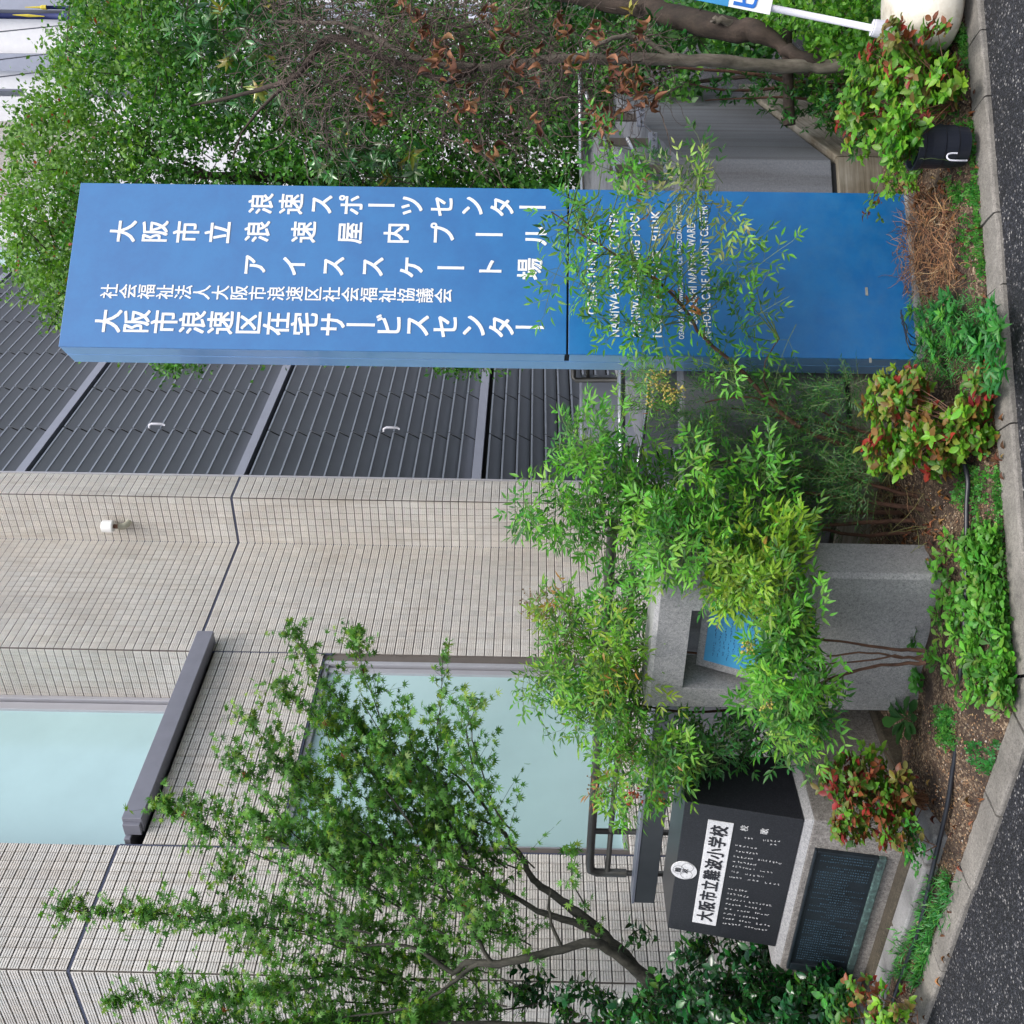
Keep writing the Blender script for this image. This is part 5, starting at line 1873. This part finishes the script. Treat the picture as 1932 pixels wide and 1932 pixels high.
# low dark shrub behind the parapet end and hanging leaves
t = thing('dark_shrub', 'dark leafy shrub with bare red-brown branches against the parapet side', 'shrub', gz(1640, 190, .05))
stems(t, [[(1640, 160, 4.95, .012), (1540, 160, 5.0, .010), (1450, 145, 5.0, .009), (1350, 133, 5.0, .007), (1260, 128, 5.0, .005)],
          [(1640, 190, 4.95, .010), (1500, 165, 4.95, .008), (1400, 172, 4.95, .006), (1300, 158, 4.95, .004)],
          [(1620, 200, 4.9, .008), (1500, 185, 4.9, .006), (1400, 185, 4.9, .004), (1330, 190, 4.9, .003)]], 'barkr')
L = Leaves('lance')
for p, c, b in blob_points([(1530, 200, 60, 60, 4.9, .2, 1), (1470, 170, 70, 50, 4.95, .2, 1), (1600, 200, 60, 60, 4.8, .2, 1.4), (1380, 160, 70, 35, 5.0, .15, .5), (1620, 260, 40, 35, 4.6, .1, .4)], 230):
    rosette(L, p, unit(rvec() + ZU * .2), 6, .028, .045, G_DARK)
L.emit(t, 120)
t = thing('background_shrub', 'mixed green shrub filling the gap behind the leaning trunks and railing', 'shrub', A(3.6, 7.5, 0))
L, T = Leaves('small'), Geo()
for p, c, b in blob_points([(1120, 30, 110, 60, 7.2, .5, 2), (1200, 100, 110, 55, 6.8, .4, 1.6), (1040, 150, 90, 60, 7.2, .5, 1.5), (1330, 30, 110, 50, 6.2, .4, 1.5), (1400, 90, 60, 35, 5.8, .2, .6), (1150, 190, 90, 40, 6.9, .3, 1.0), (1440, -10, 80, 50, 5.8, .3, 1), (1060, 240, 50, 30, 7.0, .3, .5), (1280, 160, 40, 20, 6.4, .2, .3)], 420):
    axis = unit(rvec() + ZU * .4)
    pal = random.choice([G_TREE, G_TREE, G_DARK, G_FINE])
    for k in range(26):
        L.add(p + axis * rnd(-.12, .12) + rvec() * abs(random.gauss(0, .06)), unit(axis * .5 + rvec()), unit(camn() + .5 * rvec()), rnd(.035, .06), pick(pal))
L.emit(t, 100)
stems(t, [[(1560, 60, 6.2, .02), (1400, 50, 6.4, .016), (1200, 60, 6.8, .01)], [(1560, 140, 6.2, .015), (1350, 150, 6.6, .012), (1150, 180, 6.9, .008)]], 'barkd')
# wooden brace pole lying from the trunk to the wall
g = Geo()
g.tube([at(1489, 236, 4.86), at(1488, 190, 4.84), at(1486, 120, 4.82), at(1484, 60, 4.85)], [.028, .024, .024, .024], 12)
tag(g.build('brace_post', MAT['barkd'], None, smooth=True), 'mossy round wooden brace post lying across behind the grey trunk', 'post')

# ---- dead vine: grey tangle and curled leaves
t = thing('dead_vine', 'tangle of dead grey vine twigs hanging in the leaning tree', 'vine', at(1000, 120, 4.8))
t_vine = t
P_V = [(500, 0), (470, 60), (520, 160), (560, 290), (650, 280), (740, 200), (860, 290), (960, 300), (1040, 260), (1110, 230), (1250, 200), (1290, 150), (1240, 90), (1180, 60), (1080, 70), (960, 10), (900, -20)]
T = Geo()
n_ = 0
while n_ < 1500:
    x, y = rnd(470, 1290), rnd(-10, 300)
    if not inpoly(x, y, P_V) or (random.random() < .35 and y > 200) or (x > 1060 and random.random() < .5):
        continue
    n_ += 1
    D = rnd(4.45, 4.95)
    p = at(x, y, D)
    d = rvec() + ZU * rnd(-.6, .3)
    pts = [p]
    for k in range(random.randint(5, 9)):
        d = unit(d + .55 * rvec() + ZU * -.05)
        pts.append(pts[-1] + d * rnd(.022, .042))
    r0 = rnd(.0013, .0030)
    T.tube(pts, taper(r0, r0 * .5, len(pts)), 3, cap=False)
T.build('twigs', MAT['twig'], t, kind='stuff')
for _ in range(16):
    x, y = rnd(600, 1200), rnd(40, 220)
    if not inpoly(x, y, P_V):
        continue
    pts = [at(x + k * rnd(22, 34), y + rnd(-22, 22), rnd(4.5, 4.8)) for k in range(5)]
    g = Geo(); pts = wig(pts, .004, 3); g.tube(pts, taper(rnd(.003, .005), .002, len(pts)), 6)
    g.build('vine_stem', MAT['twig'], t, smooth=True)
L = Leaves('curl', 'leafdry')
for (x, y, n_, r_) in ((800, 70, 8, 22), (780, 30, 4, 16), (820, 100, 5, 20), (940, 65, 5, 24), (985, 130, 6, 24), (860, 125, 4, 18), (710, 215, 8, 26), (700, 180, 5, 22), (870, 205, 10, 26), (1180, 160, 16, 34), (1140, 235, 12, 30), (1225, 185, 8, 24), (1120, 215, 6, 20), (1000, 90, 3, 16), (960, 180, 3, 20), (930, 290, 2, 10), (1060, 60, 5, 16), (1130, 60, 6, 30), (1200, 60, 4, 20), (890, 270, 2, 12), (1080, 130, 5, 30), (840, 150, 6, 30), (1160, 110, 5, 26), (760, 10, 3, 10), (920, 10, 3, 12), (1010, 230, 3, 20)):
    for _ in range(int(n_ * 1.6)):
        p = at(x + random.gauss(0, r_ * .55), y + random.gauss(0, r_ * .55), rnd(4.35, 4.6))
        L.add(p, unit(-ZU * rnd(-.3, 1) + .9 * rvec()), rvec(), rnd(.034, .066), pick(G_DRY))
L.emit(t, 300, name='dry_leaf')

#PART4
# ================================================================== GROUND DETAIL
def onsoil(x, y, dz=0.0):
    z = .06
    for _ in range(3):
        p = gz(x, y, z + dz)
        z = soilz(p[0], p[1])
    return A(p[0], p[1], z + dz)


# loose pebbles
g = Geo()
PEB = [(5, (.22, .125, .065)), (3, (.33, .22, .13)), (3, (.10, .055, .03)), (.4, (.45, .38, .3)), (.6, (.16, .14, .12))]
areas = [(1690, 1870, 1330, 1930, 3600), (1780, 1900, 940, 1330, 1300), (1700, 1860, 0, 560, 1500), (1700, 1890, 560, 960, 700)]
for xa, xb, ya, yb, n_ in areas:
    for _ in range(n_):
        x, y = rnd(xa, xb), rnd(ya, yb)
        p = onsoil(x, y)
        if min(np.dot(p - KCi, nk1), np.dot(p - KCi, nk2)) < .004:
            continue
        r_ = rnd(.0018, .0048)
        k = [r_ * rnd(.7, 1.3) for _ in range(6)]
        v = [p + A(k[0], 0, 0), p + A(0, k[1], 0), p - A(k[2], 0, 0), p - A(0, k[3], 0), p + A(0, 0, k[4]), p - A(0, 0, k[5] * .5)]
        c = pick(PEB)
        g.add(v, [(0, 1, 4), (1, 2, 4), (2, 3, 4), (3, 0, 4), (1, 0, 5), (2, 1, 5), (3, 2, 5), (0, 3, 5)], c)
o = g.build('gravel', MAT['pebble'], None, kind='stuff')


def patch(name, label, cat, polys, n_, tmpl, size, pal, nparts, lift=(.005, .03), spread=1.0, rn=1, up=.3, mat='leaf', group=None, kind=None):
    """leafy ground plants over image polygons"""
    L = Leaves(tmpl, mat)
    pts = []
    while len(pts) < n_:
        poly = random.choice(polys)
        xs, ys = [q_[0] for q_ in poly], [q_[1] for q_ in poly]
        x, y = rnd(min(xs), max(xs)), rnd(min(ys), max(ys))
        if not inpoly(x, y, poly) or (n_ > 200 and math.sin(x * .13 + math.sin(y * .09) * 2) * math.sin(y * .11 + 1.3 + x * .03) < rnd(-1.1, .15)):
            continue
        if n_ > 200:
            x += random.gauss(0, 7); y += random.gauss(0, 9)
        p = onsoil(x, y, rnd(*lift))
        if n_ > 200 and np.dot(p - KCi, nk1) < -.02 and tmpl == 'clover':
            continue
        pts.append(p)
        a0 = rnd(0, 6)
        col = pick(pal)
        for i in range(rn):
            a = a0 + i * 2.4
            side = A(math.cos(a), math.sin(a), 0)
            d = unit(side * spread + ZU * rnd(-.1, up * 2) + .2 * rvec())
            L.add(p + ZU * i * .002, d, unit(ZU + .45 * rvec() + A(0, -.3, 0) - side * .2), rnd(*size), [x_ * rnd(.8, 1.2) for x_ in col])
    if label:
        t = thing(name, label, cat, np.mean(pts, 0) * A(1, 1, 0) + ZU * .05, group)
        L.emit(t, nparts)
    else:
        L.emit(None, 0, massname=name)


WG = 'weeds in the bed'
patch('broadleaf_weeds', 'pale green spatulate-leaved weeds crowding the kerb in front of the granite slab', 'weed',
      [[(1775, 1060), (1800, 1010), (1880, 990), (1895, 1080), (1905, 1200), (1912, 1330), (1890, 1345), (1850, 1330), (1800, 1290), (1760, 1240), (1770, 1150)],
       [(1820, 1010), (1880, 1000), (1905, 1320), (1860, 1330), (1820, 1200)]], 330, 'spat', (.024, .052), G_WEED, 300, lift=(.01, .05), rn=7, up=.45, group=WG)
patch('lance_leaf_weeds', 'dark green pointed weeds spilling over the kerb at the sign foot', 'weed',
      [[(1790, 560), (1840, 545), (1885, 570), (1902, 610), (1905, 700), (1880, 740), (1850, 700), (1800, 640)], [(1715, 590), (1790, 560), (1850, 640), (1800, 700), (1740, 660)]], 85, 'lance', (.035, .06), G_WEEDD, 300, lift=(.015, .07), rn=8, up=.4, group=WG)
patch('low_weeds', 'fine feathery weeds between the sign foot and the olive nandina cushion', 'weed',
      [[(1715, 570), (1850, 560), (1860, 720), (1720, 720), (1705, 640)]], 620, 'narrow', (.018, .035), G_WEEDD, 120, lift=(.0, .05), rn=4, up=.6, group=WG)
patch('leaf_rosette', 'single dark rosette weed at the left foot of the granite slab', 'weed', [[(1716, 1354), (1718, 1354), (1718, 1356), (1716, 1356)]], 1, 'spat', (.09, .125), [(1, (.035, .095, .035))], 40, lift=(.03, .035), rn=16, up=.35, group=WG)
patch('kale_weed', 'small dark green weed sprouting at the forked stems by the granite slab', 'weed', [[(1715, 1180), (1740, 1180), (1745, 1215), (1720, 1215)], [(1728, 1270), (1745, 1270), (1745, 1300), (1728, 1300)]], 12, 'oval', (.03, .045), [(1, (.05, .16, .03))], 80, lift=(.01, .05), rn=5, up=.5, group=WG)
patch('bunch_weed', 'small round clover tuft between the hose and the kerb corner', 'weed', [[(1822, 1400), (1860, 1390), (1876, 1440), (1862, 1476), (1828, 1450)]], 85, 'clover', (.010, .017), [(1, (.05, .19, .06))], 85, lift=(.005, .025), rn=1, spread=.2, up=1.5, group=WG)
patch('grass_tuft', 'narrow grassy weeds along the hose before the granite pedestal', 'weed',
      [[(1745, 1640), (1800, 1650), (1790, 1720), (1760, 1760), (1735, 1720)], [(1705, 1745), (1750, 1750), (1740, 1850), (1690, 1845)]], 360, 'narrow', (.025, .05), G_WEEDD, 150, lift=(.0, .02), rn=4, up=1.0, group=WG)
patch('clover', None, None,
      [[(1800, 215), (1850, 250), (1852, 330), (1825, 335), (1806, 270)], [(1794, 345), (1832, 350), (1830, 384), (1796, 380)], [(1806, 402), (1850, 405), (1862, 526), (1830, 526), (1812, 470)],
       [(1800, 885), (1895, 880), (1900, 953), (1800, 953)], [(1835, 950), (1896, 950), (1905, 1180), (1860, 1150)], [(1790, 60), (1835, 60), (1840, 120), (1800, 110)], [(1850, 1040), (1905, 1040), (1910, 1330), (1880, 1300)], [(1775, 1340), (1800, 1350), (1795, 1405), (1775, 1400)]],
      2600, 'clover', (.007, .0135), [(4, (.045, .16, .035)), (3, (.08, .22, .045)), (1, (.12, .24, .06))], 0, lift=(.004, .03), rn=1, spread=.3, up=1.5)
patch('leaf_litter', None, None, [[(1760, 0), (1840, 0), (1850, 560), (1740, 560)], [(1700, 330), (1800, 340), (1800, 420), (1700, 420)], [(1850, 560), (1880, 560), (1900, 900), (1840, 900)], [(1700, 1600), (1800, 1400), (1880, 1400), (1760, 1900), (1680, 1900)], [(1700, 920), (1790, 930), (1790, 1080), (1690, 1080)]],
      330, 'curl', (.015, .038), [(3, (.16, .065, .03)), (2, (.26, .13, .06)), (2, (.08, .035, .02))], 0, lift=(.0, .008), rn=1, mat='leafdry')

# dry straw heap right of centre
g = Geo()
ST = [(3, (.20, .095, .045)), (3, (.30, .16, .075)), (2, (.10, .045, .025)), (.6, (.42, .27, .14))]
for _ in range(950):
    x = rnd(1670, 1800)
    y = rnd(385, 555) if x > 1715 else rnd(385, 545)
    if random.random() < .25:
        x, y = rnd(1695, 1730), rnd(345, 430)
    p = onsoil(x, y, rnd(0, .09) * (1 - abs(y - 470) / 120 * .7))
    d = unit(A(rnd(-1, 1), rnd(-1, 1), rnd(-.25, .35)))
    pts = [p]
    for k in range(5):
        d = unit(d + .45 * rvec())
        q = pts[-1] + d * rnd(.010, .028)
        q[2] = max(q[2], soilz(q[0], q[1]) + .001)
        pts.append(q)
    g.tube(pts, [.0011] * 5 + [.0006], 3, c=pick(ST), cap=False)
g.build('dry_straw', MAT['straw'], None, kind='stuff')
g = Geo()
for _ in range(90):     # thin stems and runners low in the bed
    x, y = rnd(1560, 1760), rnd(860, 1080)
    p = onsoil(max(x, 1690), y, .01)
    d = unit(A(rnd(-1, 1), rnd(-.4, .4), rnd(.1, 1.2)))
    pts = [p]
    for k in range(5):
        d = unit(d + .3 * rvec() - ZU * .1)
        pts.append(pts[-1] + d * rnd(.02, .05))
    g.tube(pts, [.0012] * 5 + [.0006], 3, c=pick([(1, (.16, .16, .06)), (1, (.14, .08, .04))]), cap=False)
g.build('grass', MAT['straw'], None, kind='stuff')

# irrigation hose
g = Geo()
def hosept(x, y):
    z = .06
    for _ in range(3):
        p = gz(x, y, z)
        d_ = min(np.dot(p - KCi, nk1), np.dot(p - KCi, nk2))
        z = .033 + .055 * min(1, max(0, d_) / .45) + .024
    return gz(x, y, z)
hp = [hosept(x, y) for x, y in ((1815, 860), (1826, 905), (1824, 953), (1823, 1062), (1822, 1120), (1818, 1200), (1811, 1286), (1808, 1360), (1801, 1430), (1797, 1455), (1788, 1517), (1773, 1583), (1758, 1648), (1735, 1749), (1716, 1800), (1696, 1855), (1672, 1924), (1645, 1990))]
g.tube(wig(hp, 0, 5), .0085, 12)
tag(g.build('irrigation_hose', MAT['hose'], None, smooth=True), 'black irrigation hose running along the bed behind the kerb', 'hose')
g = Geo()
for dy in (0, 14, 26):
    pts = wig([onsoil(1735, 640 + dy, .01), at(1716, 632 + dy, 4.12), at(1704, 600 + dy * .6, 4.18), at(1700, 585 + dy * .3, 4.2)], .003, 5)
    g.tube(pts, .0025, 6)
tag(g.build('cable', MAT['hose'], None, smooth=True), 'thin black cables looping out at the left foot of the sign', 'cable')

# black ribbed plant pot
pb = gz(1822, 277, .055)
pot = thing('plant_pot', 'black ribbed plastic plant pot half hidden under the large nandina cushion', 'pot', pb)
g = Geo()
g.lathe(pb, [(r_ * .93, z_ * .93) for r_, z_ in [(.060, 0), (.072, .004), (.076, .05), (.079, .052), (.079, .062), (.078, .10), (.082, .102), (.082, .112), (.081, .15), (.083, .175), (.090, .18), (.090, .205), (.082, .205), (.078, .17), (.072, .03)]], 36)
g.build('shell', MAT['pot'], pot, smooth=False, bevel=.002)
g = Geo()
for k in range(4):
    a0 = at(1700 + 10 * k, 232 + 22 * k, 3.86)
    g.tube(wig([a0, at(1745, 245 + 18 * k, 3.84), at(1790, 262 + 14 * k, 3.86)], .004, 4), .0008, 4)
g.build('wire', MAT['stemg'], pot)
g = Geo()
hk = [at(1812, 300, 3.83), at(1800, 306, 3.82), at(1787, 306, 3.82), at(1781, 300, 3.82), at(1783, 293, 3.82), at(1790, 291, 3.82), at(1800, 291, 3.82)]
hk = [at(1824, 303, 3.83), at(1810, 303, 3.82), at(1793, 302, 3.82), at(1787, 297, 3.82), at(1789, 291, 3.82), at(1797, 289, 3.82), at(1806, 289, 3.82)]
g.tube(wig(hk, 0, 4), .003, 8)
g.build('hook', MAT['polew'], pot, smooth=True)

# banner stand: water-filled foot, socket, pole, banner
tc = at(1768, 5, 4.12)
tz = tc[2]
bs = thing('banner_stand', 'weathered white plastic water-tank banner foot with leaning white pole and banner', 'banner stand', A(tc[0], tc[1], .05))
g = Geo()
prof = [(.0, .0), (.175, .0), (.205, .02), (.212, .05), (.212, .085), (.200, .125), (.150, .185), (.10, .215), (.05, .232), (.0, .235)]
v, f = [], []
n = 40
for r_, z_ in prof:
    for k in range(n):
        a = 2 * math.pi * k / n
        sq = 1 / max(abs(math.cos(a)) ** 3 + abs(math.sin(a)) ** 3, .01) ** (1 / 3)
        v.append(A(tc[0], tc[1], .05 + z_) + A(math.cos(a), math.sin(a), 0) * r_ * sq)
for i in range(len(prof) - 1):
    for k in range(n):
        k2 = (k + 1) % n
        f.append((i * n + k, i * n + k2, (i + 1) * n + k2, (i + 1) * n + k))
g.add(v, f)
g.build('water_tank', MAT['tank'], bs, smooth=True)
k0, k1, k2 = at(1712, 66, 4.02), at(1678, 58, 4.0), at(1645, 52, 4.0)
g = Geo(); g.tube([k0, k1], [.024, .021], 16); g.build('neck', MAT['tank'], bs, smooth=True)
g = Geo(); g.tube([k1, k1 + (k2 - k1) * .35, k1 + (k2 - k1) * .9, k2], [.031, .032, .030, .027], 18); g.build('collar', MAT['polew'], bs, bevel=.002)
p0, p1, p2 = at(1660, 56, 4.0), at(1440, 12, 4.0), at(1000, -76, 4.0)
g = Geo(); g.tube([p0, p1, p2], .0125, 14); g.build('pole', MAT['polew'], bs, smooth=True)
ax = unit(p1 - p0)
rt = unit(np.cross(ax, A(0, 1, 0)))
if rt[0] < 0: rt = -rt
bo = at(1455, 14, 3.985)
def band_(g, u0, u1, v0, v1, w0=0, w1=.002):
    nb = unit(np.cross(rt, ax))
    if nb[1] > 0: nb = -nb
    g.box(bo, rt, ax, nb, (u0, u1), (v0, v1), (w0, w1))
g = Geo(); band_(g, -.028, .42, 0, .155); bn = g.build('banner', MAT['white'], bs)
g = Geo(); band_(g, -.028, .42, .156, .8); g.build('banner_blue', MAT['blue_b'], bs)
g = Geo()
nb = unit(np.cross(rt, ax))
if nb[1] > 0: nb = -nb
put_text(g, 'ビス', bo + nb * .0022, rt, ax, nb, -.018, .20, .055, .145, .015)
g.build('lettering', MAT['bannertxt'], bn)

# ================================================================== BACKGROUND
# rolled navy banners on a pole
def bg_at(x, y, D):
    return at(x, y, D)
t = thing('banner_pole', 'grey street pole with navy and yellow rolled banners far beyond the trees', 'pole', at(1010, 22, 12) * A(1, 1, 0))
g = Geo(); a, b = at(0, 22, 12), at(900, 34, 12)
g.tube([A(b[0], b[1], 0), A(b[0], b[1], a[2] + 1.5)], .035, 12); g.build('pole', MAT['band'], t, smooth=True)
for (ya, xa, xb, wd, yel) in ((14, 88, 175, .022, True), (30, 0, 150, .034, False)):
    a, b = at(xa, ya, 11.9), at(xb, ya + 1, 11.9)
    g = Geo(); g.tube([A(a[0], a[1], b[2]), A(a[0], a[1], (a[2] + b[2]) / 2), A(a[0], a[1], a[2] + (0 if yel else 1))], [wd, wd * .9, wd * .85], 10); g.build('rolled_banner', MAT['navy'], t, smooth=True)
    if yel:
        g = Geo(); g.tube([A(a[0], a[1], a[2]), A(a[0], a[1], a[2] + .05), A(a[0], a[1], a[2] + .07), A(a[0], a[1], a[2] + .24)], [wd * 1.2, wd * 1.1, wd * .6, .004], 8); g.build('yellow_tassel', MAT['yellow'], t)
    else:
        p_, q__ = at(24, ya - 2, 11.86), at(84, ya + 1, 11.86)
        g = Geo(); g.tube([p_, (p_ + q__) / 2, q__], [.004, .016, .004], 6); g.build('yellow_tassel', MAT['yellow'], t)
t = thing('overhead_wires', 'thin dark overhead wires crossing above the street beyond the evergreen', 'wires', at(40, 100, 14))
for (x0, y0, x1, y1) in ((0, 60, 120, 48), (0, 113, 110, 96), (0, 146, 95, 128)):
    g = Geo(); g.tube([at(x0 - 30, y0 + 3, 14), at(x1 + 250, y1 - 26, 24)], .008, 6); g.build('wire', MAT['gapgrey'], t)
# white slab-sided building beyond the trees
d26 = A(math.sin(math.radians(27)), math.cos(math.radians(27)), 0)
n26 = A(-d26[1], d26[0], 0)
B0 = A(9.4, 24.5, 0)
wb = thing('white_building', 'tall white building with long horizontal bands seen beyond the evergreen', 'building', B0)
g = Geo(); g.box(B0, d26, -n26, ZU, (0, 40), (0, 14), (0, 26)); g.build('wall', MAT['cream'], wb)
for k in range(8):
    z = 2.6 + 3.1 * k
    g = Geo(); g.box(B0, d26, n26, ZU, (-.05, 40), (0, .9), (z, z + 1.25)); g.build('balcony', MAT['cream'], wb)
    g = Geo(); g.box(B0, d26, n26, ZU, (0, 40), (.0, .05), (z + 1.35, z + 2.8)); g.build('window_band', MAT['gapgrey'], wb)
for k in range(12):
    g = Geo(); g.box(B0, -n26, -d26, ZU, (.4 + 1.1 * k, .75 + 1.1 * k), (0, .2), (0, 26)); g.build('pilaster', MAT['band'], wb)
# lower pale building filling the far end of the street, seen under the crown
t = thing('far_building', 'pale low building with vertical slats at the far end of the path', 'building', A(3, 40, 0))
g = Geo(); g.box(A(-10, 40, 0), A(1, 0, 0), A(0, 1, 0), ZU, (0, 60), (0, 8), (0, 9)); g.build('wall', MAT['cream'], t)
for k in range(40):
    g = Geo(); g.box(A(2 + k * .8, 39.9, 0), A(1, 0, 0), A(0, -1, 0), ZU, (0, .28), (0, .15), (0, 9)); g.build('fin', MAT['gapgrey'] if k % 3 == 0 else MAT['band'], t)
